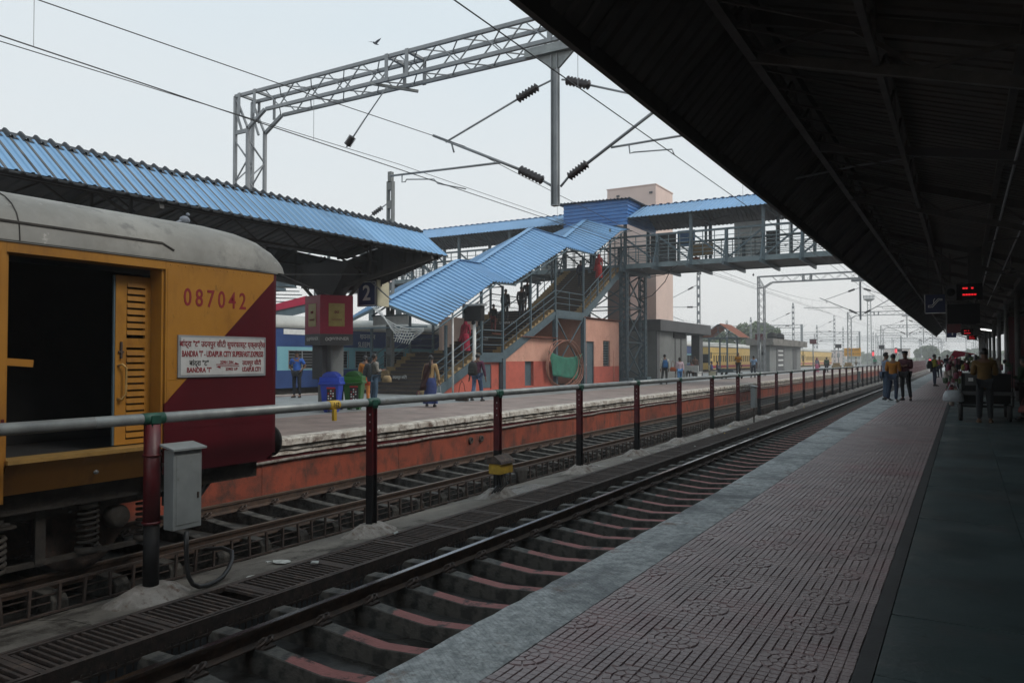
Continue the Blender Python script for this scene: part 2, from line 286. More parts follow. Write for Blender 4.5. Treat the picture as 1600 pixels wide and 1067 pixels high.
def text(s, size, m, parent, loc, face='y', name='lettering', align='CENTER', sx=1, ext=.002, spacing=1, bold=0):
    cu = bpy.data.curves.new('t', 'FONT'); cu.body = s; cu.size = size; cu.align_x = align; cu.align_y = 'CENTER'; cu.extrude = ext; cu.space_character = spacing; cu.offset = bold
    cu.resolution_u = 3
    ob = bpy.data.objects.new('t', cu); COL.objects.link(ob)
    dg = bpy.context.evaluated_depsgraph_get(); me = bpy.data.meshes.new_from_object(ob.evaluated_get(dg)); bpy.data.objects.remove(ob)
    rot = {'y': Matrix.Rotation(R(90), 4, 'X'), 'x': Matrix.Rotation(R(90), 4, 'Z') @ Matrix.Rotation(R(90), 4, 'X')}[face]
    me.transform(Matrix.Translation(Vector(loc) - wl(parent)) @ rot @ Matrix.Diagonal((sx, 1, 1, 1)))
    me.materials.clear(); me.materials.append(M[m]); me.name = name
    o = bpy.data.objects.new(name, me); COL.objects.link(o); o.parent = parent; return o
# ================================================================ ground, tracks, platforms
g = MB(); g.add([(-900, -60, -1.25), (700, -60, -1.25), (700, 3000, -1.25), (-900, 3000, -1.25)], [(0, 1, 2, 3)]); o = g.build('ground', 'soil'); o['kind'] = 'structure'
o = MB().box(-11.0, -2.7, -8, 175, -1.3, -1.13).build('track_floor', 'floor'); o['kind'] = 'structure'
# median ledge between the two tracks
md = struct('median_ledge')
y = -6.0
while y < 170:
    L = 5.0 if y < 60 else 20
    e_ = random.uniform(-.004, .004); MB().prism([(-7.84, -1.2), (-6.47, -1.2), (-6.47, -.895 + e_), (-7.2, -.93 + e_), (-7.84, -1.055 + e_)], 'y', y + .003, y + L - .003).build('ledge_slab', 'median', md)
    y += L
# rails: profile extruded along Y
def rail(mbx, x, y0, y1, zt):
    prof = [(-.07, -.155), (.07, -.155), (.07, -.143), (.012, -.12), (.012, -.04), (.034, -.03), (.034, -.004), (-.034, -.004), (-.034, -.03), (-.012, -.04), (-.012, -.12), (-.07, -.143)]
    mbx.prism([(x + a, zt + b) for a, b in prof], 'y', y0, y1)
clipm = None
def clip_mb():
    c = MB()
    for dy in (-.035, .035):
        c.tube([(.08, dy - .03, -.0), (.13, dy - .03, .03), (.155, dy, .06), (.13, dy + .03, .075), (.09, dy + .03, .06), (.06, dy + .01, .03)], .014, 5)
    c.box(.06, .17, -.065, .065, -.01, .012); return c
def track(name, xc, zt, y0, n, m, near, sp=.665):
    st = struct(name, (xc, 0, zt - .155))
    for sx in (-.838, .838):
        mb = MB(); rail(mb, xc + sx, -8, 172, zt); r = mb.build('rail', 'rail', st)
        MB().box(xc + sx - .03, xc + sx + .03, -8, 172, zt - .0035, zt).build('rail_head', 'railtop' if xc > -5 else 'railtop2', r)
    s = MB(); h = .20
    xs = [-1.36, -1.31, -.98, -.96, -.66, -.35, 0, .35, .66, .96, .98, 1.31, 1.36]; zz = [.0, .055, .065, 0, 0, -.03, -.055, -.03, 0, 0, .065, .055, .0]
    for i in range(12):
        a, b_, za, zb = xs[i], xs[i + 1], zz[i], zz[i + 1]
        s.add([(a, -.10, -h), (b_, -.10, -h), (b_, .10, -h), (a, .10, -h), (a, -.078, za), (b_, -.078, zb), (b_, .078, zb), (a, .078, za)],
              [(4, 5, 6, 7), (0, 1, 5, 4), (2, 3, 7, 6)] + ([(3, 0, 4, 7)] if i == 0 else []) + ([(1, 2, 6, 5)] if i == 11 else []))
    base = None; cbase = None
    for i in range(n):
        y = y0 + i * sp
        if base is None: base = lpart(s, 'sleeper', m, st, (xc, y, zt - .155), .008); o = base
        else: o = base.copy(); COL.objects.link(o); o.location = (0, y, 0)
        if y < near:
            for sx, f in ((-.838, 1), (-.838, -1), (.838, 1), (.838, -1)):
                if cbase is None:
                    cbase = clip_mb().build('rail_clip', 'steel_rust', None, fix=False); c = cbase; c.parent = o
                else: c = cbase.copy(); COL.objects.link(c); c.parent = o
                c.location = (sx, 0, .008); c.rotation_euler.z = 0 if f > 0 else PI
    return st
track('near_track', -4.36, -.78, 1.15, 240, 'sleeper_red', 22)
track('second_track', -9.28, -.80, 1.0, 240, 'sleeper', 22)
# far yard tracks beyond platform 2 and in the distance
for xc, y0, y1 in ((-26.2, -8, 400), (-31, -8, 400), (-36, 60, 420), (-4.36, 172, 420), (-9.28, 172, 420), (-14.5, 210, 420)):
    st = struct('distant_track', (xc, 0, -.95)); mb = MB()
    for sx in (-.838, .838): rail(mb, xc + sx, y0, y1, -.85)
    mb.build('rail', 'rail', st)
    mb = MB(); y = y0
    while y < y1: mb.box(xc - 1.35, xc + 1.35, y, y + .25, -1.24, -1.0); y += .66
    mb.build('sleeper', 'sleeper', st, kind='stuff')
# ---- covered drain with iron grates
dr = struct('covered_drain', (-6.1, 0, -.9))
MB().box(-6.5, -6.46, -6, 120, -1.2, -.80).build('drain_kerb', 'steel_rust', dr)
MB().box(-5.82, -5.79, -6, 120, -.93, -.80).build('drain_kerb', 'steel_rust', dr)
MB().box(-6.46, -5.82, -6, 120, -1.14, -1.12).build('drain_bed', 'dark', dr)
gl = 1.09; y = 1.95; k = 0
while y < 118:
    zt = -.80 + random.uniform(-.004, .006); far = y > 23.5
    f = MB(); a, b_ = y + .008, y + gl - .008
    f.box(-6.455, -6.415, a, b_, zt - .045, zt).box(-5.865, -5.825, a, b_, zt - .045, zt).box(-6.415, -5.865, a, a + .05, zt - .045, zt).box(-6.415, -5.865, b_ - .05, b_, zt - .045, zt)
    fr = f.build('drain_grate', 'steel_rust', dr)
    nb = 14; bars = MB()
    for j in range(nb):
        yy = a + .085 + j * (b_ - a - .17) / (nb - 1)
        if far: bars.box(-6.415, -5.865, yy - .012, yy + .012, zt - .035, zt - .006)
        elif not (k == 2 and j in (11, 12)): MB().box(-6.415, -5.865, yy - .0125, yy + .0125, zt - .035, zt - .004 - random.uniform(0, .008)).build('grate_bar', 'steel_rust', fr)
    if far: bars.build('grate_bar', 'steel_rust', fr, kind='stuff')
    y += gl; k += 1
# reinforcing bars standing under the grates, track side
rb = MB(); y = 1.5
while y < 30:
    rb.bar((-5.80, y, -1.14), (-5.78, y, -.90), .012); y += .07
rb.box(-5.79, -5.775, 1.5, 30, -.95, -.93)
rb.build('drain_bar_mesh', 'steel_rust', dr, kind='stuff')
# ---- welded bar cage along the median
cg = thing('bar_cage', 'long rusty welded bar cage along the concrete median beside the second track', 'rebar cage', (-7.9, 2, -1.1))
MB().box(-7.93, -7.89, -6, 60, -.775, -.75).build('top_bar', 'steel_rust', cg)
MB().box(-7.93, -7.89, -6, 60, -1.06, -1.04).build('bottom_bar', 'steel_rust', cg)
mm = MB().bar((-7.96, -6, -.88), (-7.96, 60, -.88), .012).bar((-7.96, -6, -.96), (-7.96, 60, -.96), .012); mm.build('thin_bar', 'steel_rust', cg)
y = 2.1; vb = None
while y < 60:
    if vb is None: vb = lpart(MB().box(-.016, .016, -.012, .012, -.27, 0), 'upright', 'steel_rust', cg, (-7.91, y, -.774)); vb0 = y
    else:
        o = vb.copy(); COL.objects.link(o); o.location = (vb.location.x, vb.location.y + y - vb0, vb.location.z); o.rotation_euler.x = random.uniform(-.08, .08)
    y += .27 * random.uniform(.92, 1.08)
# ---- platform 1
def edge_x(y): return -2.41 if y < 8 else (-2.41 - (y - 8) * .022 if y < 22 else (-2.718 - (y - 22) * .007 if y < 48 else -2.9))
p1 = struct('near_platform', (0, 0, 0))
MB().box(-2.36, 7, -8, 190, -1.25, -.035).build('platform_body', 'conc', p1)
y = -4.0; i = 0
while y < 60:
    L = random.choice((1.8, 2.1, 2.4)); z1 = random.uniform(-.003, 0); n_ = 12; v = []
    for i in range(n_ + 1):
        yy = y + .0015 + (L - .003) * i / n_; xe = edge_x(yy) + random.uniform(-.005, .005); v += [(xe, yy, -.16), (xe - .01, yy, z1 - .03), (xe + random.uniform(.012, .022), yy, z1), (-1.955, yy, z1), (-1.955, yy, -.16)]
    MB().add(v, [(i * 5 + k, i * 5 + (k + 1) % 5, i * 5 + 5 + (k + 1) % 5, i * 5 + 5 + k) for i in range(n_) for k in range(5)] + [(4, 3, 2, 1, 0), tuple(n_ * 5 + k for k in range(5))]).build('coping_stone', 'coping', p1); y += L
MB().box(-2.9, -1.955, y, 190, -.16, -.002).build('coping_stone', 'coping', p1)
MB().box(-1.951, -.471, -4, 190, -.034, -.012).build('tile_bed', 'joint', p1)
T = .296
def tile_mesh(var):
    m = MB(); n = 6; c = T / n; gp = .0017; gy = .0046; top = 0; bot = -.011; q = .001
    m.box(q, T - q, q, T - q, -.012, -.0075)
    def blk(poly):
        k = len(poly); cx = sum(p[0] for p in poly) / k; cy = sum(p[1] for p in poly) / k
        tp = [(cx + (p[0] - cx) * .96, cy + (p[1] - cy) * .96, top) for p in poly]
        m.add([(p[0], p[1], bot) for p in poly] + tp, [tuple(range(k, 2 * k))] + [(i, (i + 1) % k, k + (i + 1) % k, k + i) for i in range(k)])
    rad = c * 2.8 if var else 0
    for i in range(n):
        j = 0
        while j < n:
            cx, cy = (i + .5) * c, (j + .5) * c
            if math.hypot(cx, cy) < rad + c * .32: j += 1; continue
            w = 1; sh_ = 0
            xa, xb = i * c + gp, (i + 1) * c - gp; ya, yb = j * c + gy, (j + 1) * c - gy
            blk([(xa, ya), (xb, ya), (xb, yb), (xa, yb)]); j += w
    if var:
        for r0, r1, s in ((.002, c * .82, 1), (c * 1.02, c * 1.78, 2), (c * 1.98, c * 2.78, 3)):
            for k in range(s):
                a0, a1 = PI / 2 * k / s, PI / 2 * (k + 1) / s; d = .0048 / r1
                blk([(r1 * math.cos(a) + gp * .4, r1 * math.sin(a) + gp * .4) for a in (a0 + d, (a0 + a1) / 2, a1 - d)] + [(max(r0, .004) * math.cos(a) + gp * .4, max(r0, .004) * math.sin(a) + gp * .4) for a in (a1 - d, a0 + d)])
    me = bpy.data.meshes.new('paver'); me.from_pydata([(v[0] - T / 2, v[1] - T / 2, v[2]) for v in m.v], [], m.f); me.materials.append(M['paver']); return me
TM = [tile_mesh(0), tile_mesh(1)]
def put_tile(ix, iy, name='paver'):
    # arc corners meet in fours at alternate grid nodes
    nodex, nodey = (ix + 1) // 2 * 2, (iy + 1) // 2 * 2
    o = bpy.data.objects.new(name, TM[1]); COL.objects.link(o); o.parent = p1
    o.location = (-1.951 + (ix + .5) * T, 1.6 + (iy + .5) * T, -.0005 + random.uniform(-.0012, .0012))
    # arc centre at the corner shared with that node
    rx, ry = (nodex > ix), (nodey > iy)
    o.rotation_euler = (random.uniform(-.002, .002), random.uniform(-.002, .002), {(0, 0): 0, (1, 0): PI / 2, (1, 1): PI, (0, 1): -PI / 2}[(int(rx), int(ry))]); return o
for iy in range(60):
    for ix in range(5): put_tile(ix, iy)
fm = MB(); n = 6
for iy in range(60, 170):
    for ix in range(5):
        x0, y0 = -1.951 + ix * T, 1.6 + iy * T
        for a in range(3):
            for b_ in range(3 if iy < 110 else 2):
                k = T / (3 if iy < 110 else 2); fm.add([(x0 + a * T / 3 + .004, y0 + b_ * k + .006, 0), (x0 + (a + 1) * T / 3 - .004, y0 + b_ * k + .006, 0), (x0 + (a + 1) * T / 3 - .004, y0 + (b_ + 1) * k - .006, 0), (x0 + a * T / 3 + .004, y0 + (b_ + 1) * k - .006, 0)], [(0, 1, 2, 3)])
fm.add([(-1.951, 1.6 + 170 * T, 0), (-.472, 1.6 + 170 * T, 0), (-.472, 190, 0), (-1.951, 190, 0)], [(0, 1, 2, 3)])
fm.add([(-1.951, -4, 0), (-.472, -4, 0), (-.472, 1.6, 0), (-1.951, 1.6, 0)], [(0, 1, 2, 3)])
fm.build('distant_paving', 'paver', p1, kind='stuff')
MB().box(-.469, -.385, -4, 190, -.034, -.001).build('border_strip', 'border', p1)
MB().box(-.383, 7, -4, 190, -.034, -.014).build('stone_bed', 'joint', p1)
xs = [-.382, .40, 1.12, 1.9, 2.75]
for c in range(4):
    y = -1 - c * .31
    while y < 34:
        L = random.uniform(.75, 1.15); d = .0024
        dx0 = random.uniform(0, .002)
        MB().box(xs[c] + d + dx0, xs[c + 1] - d, y + d, y + L - d, -.013, random.uniform(-.003, .0008)).build('stone_slab', 'kota', p1); y += L
MB().box(-.382, 2.75, 36, 190, -.013, -.001).build('distant_stone_floor', 'kota', p1); MB().box(2.76, 7, -2, 190, -.013, -.001).build('distant_stone_floor', 'kota', p1)
# ---- platform 2
p2 = struct('far_platform', (-17, 0, 0))
MB().box(-24.0, -11.1, -8, 190, -1.25, -.05).build('platform_body', 'conc', p2)
MB().box(-14.9, -11.32, -8, 190, -.049, -.002).build('pink_paving', 'p2pink', p2)
MB().box(-22.9, -14.91, -8, 190, -.049, -.004).build('grey_paving', 'p2grey', p2)
MB().box(-24.0, -22.91, -8, 190, -.049, -.001).build('edge_paving', 'p2pink', p2)
MB().box(-24.3, -23.9, -8, 190, -.12, .0).build('far_coping', 'white_edge', p2)
y = -6.0
while y < 180:
    L = random.uniform(2.2, 3.4) if y < 70 else 12
    def rough(x0, x1, z0, z1, nm, dz=.0):
        mb = MB(); nseg = max(2, int(L / .22)) if y < 45 else 2; v = []
        for i in range(nseg + 1):
            yy = y + .008 + (L - .016) * i / nseg; e = random.uniform(-.018, .018) if y < 45 else 0; e2 = random.uniform(-.012, .012) if y < 45 else 0
            v += [(x0, yy, z0), (x1 + e, yy, z0 + e2 * .6), (x1 + e - .01, yy, z1 - .025), (x1 - .035, yy, z1 + e2 * dz), (x0, yy, z1)]
        f = [(i * 5 + k, i * 5 + k + 1, i * 5 + k + 6, i * 5 + k + 5) for i in range(nseg) for k in range(4)] + [(4, 3, 2, 1, 0), tuple(nseg * 5 + k for k in range(5))]
        mb.add(v, f).build(nm, 'white_edge', p2)
    rough(-11.33, -10.93, -.125, .004, 'edge_stone', .3)
    rough(-11.3, -11.0, -.225, -.145, 'ledge_course')
    rough(-11.3, -11.02, -.315, -.245, 'ledge_course')
    y += L
MB().box(-11.3, -11.06, -8, 190, -.40, -.05).build('red_band', 'post_red', p2)
y = -6.0
while y < 180:
    L = 3.9 if y < 80 else 20
    MB().box(-11.3, -11.03, y + .005, y + L - .005, -1.2, -.40 + random.uniform(-.004, .004)).build('wall_panel', 'orange', p2); y += L
pp = MB(); pts = [(-10.99, y_, -.405 + .012 * math.sin(y_ * 1.3) + .01 * math.sin(y_ * 3.1)) for y_ in [-6 + i * .9 for i in range(130)]]
pp.tube(pts, .03, 7); o = pp.build('wall_pipe', 'mound', p2)
for yy in (16.4, 16.9):
    MB().lathe((-11.03, yy, -.62), [(.05, 0), (.05, .05), (.085, .05), (.085, 0)], 14, 'x').build('drain_pipe_end', 'steel_rust', p2)
    MB().lathe((-11.03, yy, -.62), [(.0, .02), (.05, .02)], 14, 'x').build('drain_hole', 'dark', p2)
# litter on the median and drain
for i in range(46):
    y = random.uniform(6, 45); xx = random.uniform(-7.6, -5.9) if i % 3 else random.uniform(-8.1, -10)
    z = (-.90 if xx > -7.1 else -.96) if xx < -6.5 else -.785
    if xx < -7.9: z = -1.11
    m = MB(); s = random.uniform(.015, .05); a = random.uniform(0, 3)
    P = [(xx + s * math.cos(a + k * 1.57) * random.uniform(.5, 1.2), y + s * math.sin(a + k * 1.57) * random.uniform(.8, 1.6), z + random.uniform(.0, .02)) for k in range(4)]
    P2_ = [(p[0], p[1], p[2] + .012) for p in P]
    m.add(P + P2_, [(3, 2, 1, 0), (4, 5, 6, 7), (0, 1, 5, 4), (1, 2, 6, 5), (2, 3, 7, 6), (3, 0, 4, 7)])
    tag(m.build('litter_scrap', 'chalk' if i % 4 else 'tag'), 'crumpled pale scrap of litter lying between the tracks', 'litter', 'litter scraps between the tracks')
for (xx, y, sx, sy) in ((-6.95, 6.35, .16, .1), (-6.75, 5.75, .08, .06)):
    m = MB(); K = 12; m.add([(xx + sx * math.cos(k * 2 * PI / K) * random.uniform(.6, 1.1), y + sy * math.sin(k * 2 * PI / K) * random.uniform(.6, 1.1), -.897) for k in range(K)], [tuple(range(K))])
    tag(m.build('spilt_wash', 'chalk'), 'dried white splash on the median %s' % ('beside the damp patch' if sx > .1 else 'nearest the first post'), 'stain')
# ---- railing between the tracks
rl = thing('platform_railing', 'long grey pipe railing on red and black posts between the tracks', 'railing', (-7.1, 4.77, -.9))
YP = [-1.9, 1.43, 4.77] + [4.77 + 3.33 * i for i in range(1, 27)]
def pipe_z(y): return .89 - .0006 * max(0, y - 20)
yy = -2.5; segs = []
while yy < YP[-1]:
    e = min(yy + 6.66, YP[-1] + .3)
    MB().tube([(-7.1, yy, pipe_z(yy)), (-7.1, e, pipe_z(e))], .056, 16).build('pipe', 'galv', rl); yy = e
for i, y in enumerate(YP):
    h = pipe_z(y) - .058
    if i == 2:
        a = MB().tube([(-7.1, y, -.86), (-7.1, y, -.18)], .078, 16); b_ = MB().tube([(-7.1, y, -.18), (-7.1, y, h)], .082, 16)
    else:
        a, b_ = MB(), MB()
        for mb, z0, z1 in ((a, -.86, -.12), (b_, -.12, h)):
            mb.box(-7.155, -7.045, y - .055, y - .043, z0, z1).box(-7.155, -7.045, y + .043, y + .055, z0, z1).box(-7.106, -7.094, y - .043, y + .043, z0, z1)
            mb.box(-7.155, -7.147, y - .043, y + .043, z0, z1) if z0 < -.5 else None
    po = b_.build('post', 'post_red', rl); a.build('post_foot', 'black', po)
    if i != 2 and y < 40:
        hm = MB()
        for zz in (.72, .62, .5): hm.cbox((-7.085, y - .0565, zz), (.016, .004, .02))
        hm.build('post_hole', 'white', po)
    w = .12
    MB().tube([(-7.1, y - w, pipe_z(y)), (-7.1, y + w, pipe_z(y))], .0595, 16).box(-7.045, -7.03, y - .05, y + .05, h - .02, h + .09).box(-7.17, -7.03, y - .05, y + .05, h - .01, h + .01).build('collar', 'green_paint', rl)
    if i == 2:
        for zz in (.52, -.16): MB().lathe((-7.1, y, zz), [(.084, -.012), (.093, -.012), (.093, .012), (.084, .012)], 16).build('strap', 'post_red', rl)
    # mortar mound
    m = MB(); K = 10; bx, by, tx, ty = .40, .50, .13, .18; v = []
    for (rx, ry, z) in ((bx, by, -.96), (tx * 1.25, ty * 1.35, -.81), (tx, ty, -.79)):
        for k in range(K):
            a_ = 2 * PI * k / K; v.append((-7.1 + rx * math.cos(a_) * random.uniform(.85, 1.1), y + ry * math.sin(a_) * random.uniform(.9, 1.1), z + random.uniform(-.01, .01) * (z > -.9)))
    m.add(v, [(j * K + k, j * K + (k + 1) % K, (j + 1) * K + (k + 1) % K, (j + 1) * K + k) for j in range(2) for k in range(K)] + [tuple(2 * K + k for k in range(K))])
    m.build('mortar_base', 'mound', rl)
MB().tube([(-7.1, 7.25, .89), (-7.1, 7.43, .89)], .061, 16).box(-7.06, -7.02, 7.28, 7.33, .69, .84).build('number_tag', 'tag', rl)
text('162', .085, 'textdark', rl, (-7.038, 7.34, .893), 'x', sx=.9)
# equipment cabinets fixed to posts
def cabinet(y, s, z0, z1, label, x=-6.93):
    c = thing('equipment_cabinet', label, 'cabinet', (x, y, z0), 'grey cabinets on the railing')
    MB().box(x - .02, x + .14 * s, y, y + .33 * s, z0, z1 - .05).build('housing', 'cabinet', c, .006)
    MB().add([(x - .05, y - .04, z1 - .01), (x + .18 * s, y - .03, z1 - .055), (x + .18 * s, y + .36 * s, z1 - .055), (x - .05, y + .36 * s, z1 - .01),
              (x - .05, y - .04, z1 + .01), (x + .18 * s, y - .03, z1 - .035), (x + .18 * s, y + .36 * s, z1 - .035), (x - .05, y + .36 * s, z1 + .01)],
             [(3, 2, 1, 0), (4, 5, 6, 7), (0, 1, 5, 4), (1, 2, 6, 5), (2, 3, 7, 6), (3, 0, 4, 7)]).build('lid', 'cabinet', c)
    MB().box(x + .14 * s, x + .14 * s + .006, y + .03, y + .30 * s, z0 + .05, z1 - .11).build('door', 'cabinet', c, .003)
    MB().box(x + .14 * s + .006, x + .14 * s + .014, y + .27 * s, y + .29 * s, z0 + .3, z0 + .36).build('latch', 'steel_rust', c)
    for zz in (z1 - .22, z0 + .1): MB().box(x - .10, x - .02, y + .0, y + .03, zz, zz + .03).build('bracket', 'steel_rust', c)
    return c
cabinet(4.84, 1, -.24, .62, 'weathered grey steel cabinet strapped to the nearest red post', -6.99)
cabinet(28.6, 1, -.32, .5, 'grey cabinet on its own stalk by the railing, further off', -6.75)
MB().tube([(-6.70, 28.8, -.9), (-6.70, 28.8, -.32)], .03, 6).build('stalk', 'steel_rust', bpy.data.objects['equipment_cabinet.001']).location = (0, 0, 0)
cabinet(62.5, 1.1, -.3, .55, 'distant grey cabinet low on the far railing', -6.85)
tag(MB().tube([(-6.86, 5.0, -.27), (-6.86, 5.0, -.45), (-6.86, 5.01, -.62), (-6.86, 5.03, -.74), (-6.85, 5.07, -.82), (-6.84, 5.14, -.865), (-6.85, 5.24, -.88), (-6.87, 5.36, -.875), (-6.9, 5.48, -.855), (-6.96, 5.6, -.81), (-7.05, 5.72, -.75), (-7.2, 5.84, -.70), (-7.5, 5.95, -.72), (-7.88, 6.0, -.8)], .024, 9).build('loop_cable', 'cable'), 'thick black cable looping from the near grey cabinet to the median', 'cable')
# yellow trackside lamp unit on the third post
tu = thing('trackside_unit', 'rusty yellow trackside box with a pitched lid hung on a post', 'trackside box', (-6.95, 11.2, -.4))
MB().box(-7.02, -6.78, 11.0, 11.42, -.48, -.30).build('casing', 'tag', tu, .012)
MB().prism([(-7.04, -.30), (-6.74, -.30), (-6.76, -.26), (-6.9, -.16), (-7.03, -.2)], 'y', 10.98, 11.44).build('lid', 'steel_rust', tu)
for k in range(4):
    MB().tube([(-6.9, 11.1 + k * .07, -.48), (-6.86 + .02 * k, 11.08 + k * .06, -.66), (-6.95, 11.0 + k * .09, -.8), (-7.02, 11.25, -.72), (-7.06, 11.3, -.5)], .014, 5).build('wire', 'cable', tu)
# rag on the cage
m = MB(); N, K = 6, 6; v = []
for i in range(N + 1):
    for k in range(K + 1):
        u = k / K - .5; t_ = i / N; wd = .42 * (1 - t_) ** .8 + .05
        v.append((-7.86 + .05 * math.sin(u * 14 + t_ * 2) * (1 - t_ * .3), 13.55 + u * wd + .06 * t_, -.745 - t_ * .56 + .02 * math.sin(k)))
m.add(v, [(i * (K + 1) + k, i * (K + 1) + k + 1, (i + 1) * (K + 1) + k + 1, (i + 1) * (K + 1) + k) for i in range(N) for k in range(K)], True)
o = m.build('hanging_rag', cm((.06, .055, .05))); so_ = o.modifiers.new('s', 'SOLIDIFY'); so_.thickness = .008
tag(o, 'dark grey rag hanging from the rusty bar cage', 'rag')
# ================================================================ parcel coach on the second track
tr = thing('luggage_van', 'yellow and maroon railway luggage van with its louvred side door slid open', 'train coach', (-9.2, 3, -.8))
XS, YE = -7.6, 6.86; YB = -9.0
def panel(poly, nm, m, x0=XS - .03, x1=XS, par=tr): return MB().prism(poly, 'x', x0, x1).build(nm, m, par)
D0, D1, DT = 3.62, 5.25, 2.49
YY = lambda z: 5.25 + (z - 1.0) * (YE - .08 - 5.25) / 1.5
panel([(D1, 1.0), (D1, 2.6), (YE - .08, 2.6), (YE - .08, 2.5)], 'yellow_side', 'yellow')
panel([(D1, .22), (D1, 1.0 - .003), (YE - .08, 2.497), (YE - .08, .3), (YE - .2, .22)], 'maroon_side', 'maroon')
panel([(D0, DT), (D0, 2.6), (D1 - .002, 2.6), (D1 - .002, DT)], 'lintel_panel', 'yellow')
panel([(YB, .94), (YB, 2.6), (D0 - .002, 2.6), (D0 - .002, .94)], 'yellow_side', 'yellow')
panel([(YB, .89), (YB, .939), (D0 - .002, .939), (D0 - .002, .89)], 'maroon_stripe', 'maroon')
panel([(YB, .16), (YB, .889), (D0 - .002, .889), (D0 - .002, .16)], 'yellow_skirt', 'yellow')
# rounded corner and end wall
cor = MB(); pr = [(XS, YE - .08), (XS - .01, YE - .03), (XS - .04, YE - .005), (XS - .10, YE), (XS - .1, YE - .03), (XS - .06, YE - .08)]
cor.prism(pr, 'z', .3, 2.6).build('corner_post', 'maroon', tr)
MB().box(-10.8, XS - .1, YE - .03, YE, .2, 2.6).build('end_wall', 'maroon', tr)
MB().box(-9.75, -8.65, YE, YE + .3, .35, 2.4).build('vestibule', 'under', tr)
MB().box(-10.83, -10.8, YB, YE, .2, 2.6).build('side_wall', 'yellow', tr)
MB().box(-10.8, XS - .03, YB, YB + .03, .2, 2.6).build('end_wall', 'maroon', tr)
MB().box(-10.8, XS - .24, YB, YE - .03, .42, .52).box(-9.3, -9.27, YB, YE, .52, 2.6).build('floor', 'dark', tr)  # near-black centre sheet paints in the shade behind the open door
# door recess: jambs, sill, recessed door plane
MB().box(XS - .24, XS - .03, D1 - .03, D1 - .002, .5, DT).box(XS - .24, XS - .03, D0, D0 + .03, .5, DT).build('door_jamb', 'yellow', tr)
MB().box(XS - .24, XS - .03, D0, D1, DT - .002, DT + .02).build('door_lintel', 'yellow', tr)
MB().box(XS - .24, XS + .03, D0 + .02, D1 - .04, .515, .555).build('door_sill', 'brass', tr)
sk = MB().add([(XS - .01, D0 + .03, .51), (XS - .01, D1 - .1, .51), (XS - .2, D1 - .1, .2), (XS - .2, D0 + .03, .2), (XS - .04, D0 + .03, .51), (XS - .04, D1 - .1, .51), (XS - .23, D1 - .1, .2), (XS - .23, D0 + .03, .2)],
              [(3, 2, 1, 0), (4, 5, 6, 7), (0, 1, 5, 4), (1, 2, 6, 5), (2, 3, 7, 6), (3, 0, 4, 7)])
sk.build('step_panel', 'yellow', tr)
for yy in (3.98, 4.38, 4.8): MB().prism([(XS + .01, .51), (XS - .1, .51), (XS - .2, .28)], 'y', yy, yy + .015).build('step_bracket', 'yellow', tr)
MB().lathe((XS - .12, 4.55, .33), [(.0, .03), (.02, .03), (.025, 0)], 8, 'x').build('bolt', 'galv2', tr)
MB().tube([(XS - .1, D1 - .1, .52), (XS - .1, D1 - .02, .45), (XS - .13, D1 - .02, .25)], .05, 8).build('skirt_end', 'yellow', tr)
# sliding louvred door
dx = XS - .22
dl = MB().box(dx - .03, dx, 4.81, 4.935, .57, 2.40).box(dx - .03, dx, 5.15, 5.22, .57, 2.40).box(dx - .03, dx, 4.935, 5.15, 2.32, 2.40).box(dx - .03, dx, 4.935, 5.15, .57, .62).box(dx - .03, dx, 4.935, 5.15, 1.62, 1.72).build('sliding_door', 'yellow', tr)
z = .64; k = 0
while z < 2.31:
    if not 1.58 < z < 1.70:
        MB().add([(dx - .028, 4.937, z + .055), (dx - .028, 5.148, z + .055), (dx + .012, 5.148, z), (dx + .012, 4.937, z), (dx - .032, 4.937, z + .062), (dx - .032, 5.148, z + .062), (dx + .006, 5.148, z + .045), (dx + .006, 4.937, z + .045)],
                 [(0, 1, 2, 3), (4, 7, 6, 5), (0, 4, 5, 1), (1, 5, 6, 2), (2, 6, 7, 3), (3, 7, 4, 0)]).build('louvre', 'yellow', dl)
    z += .0745
MB().tube([(dx, 4.84, 1.42), (dx + .05, 4.86, 1.44), (dx + .06, 4.9, 1.40), (dx + .06, 4.9, 1.12), (dx + .05, 4.86, 1.06), (dx, 4.84, 1.07)], .012, 7).build('door_handle', 'brass', dl)
MB().box(dx, dx + .02, 4.84, 4.9, 1.56, 1.58).box(dx, dx + .03, 4.86, 4.875, 1.5, 1.68).build('door_bolt', 'steel_rust', dl)
MB().box(dx - .03, dx - .005, 4.79, 4.808, .57, 2.4).build('door_edge', 'slate', dl)
MB().bar((dx + .05, 3.7, 1.47), (dx + .05, 3.95, 1.45), .01, .07).build('lock_strap', 'yellow', tr)
for zz in (1.26, 1.9): MB().box(XS, XS + .0025, D1 + .03, 5.38, zz, zz + .004).build('weld_strip', 'yellow', tr)
for k in range(16): MB().lathe((XS, D1 + .06 + k * .095, 2.545), [(0, .004), (.008, .004), (.009, 0)], 6, 'x').build('rivet', 'yellow', tr)
for (a, b_) in ((D0 - .05, D0 - .035), (D1 + .02, D1 + .03)): MB().box(XS, XS + .004, a, b_, .3 if a < 4 else 1.02, 2.5).build('weld_strip', 'yellow', tr)
MB().box(XS, XS + .003, D1 + .02, YE - .1, .71, .715).build('weld_strip', 'maroon', tr)
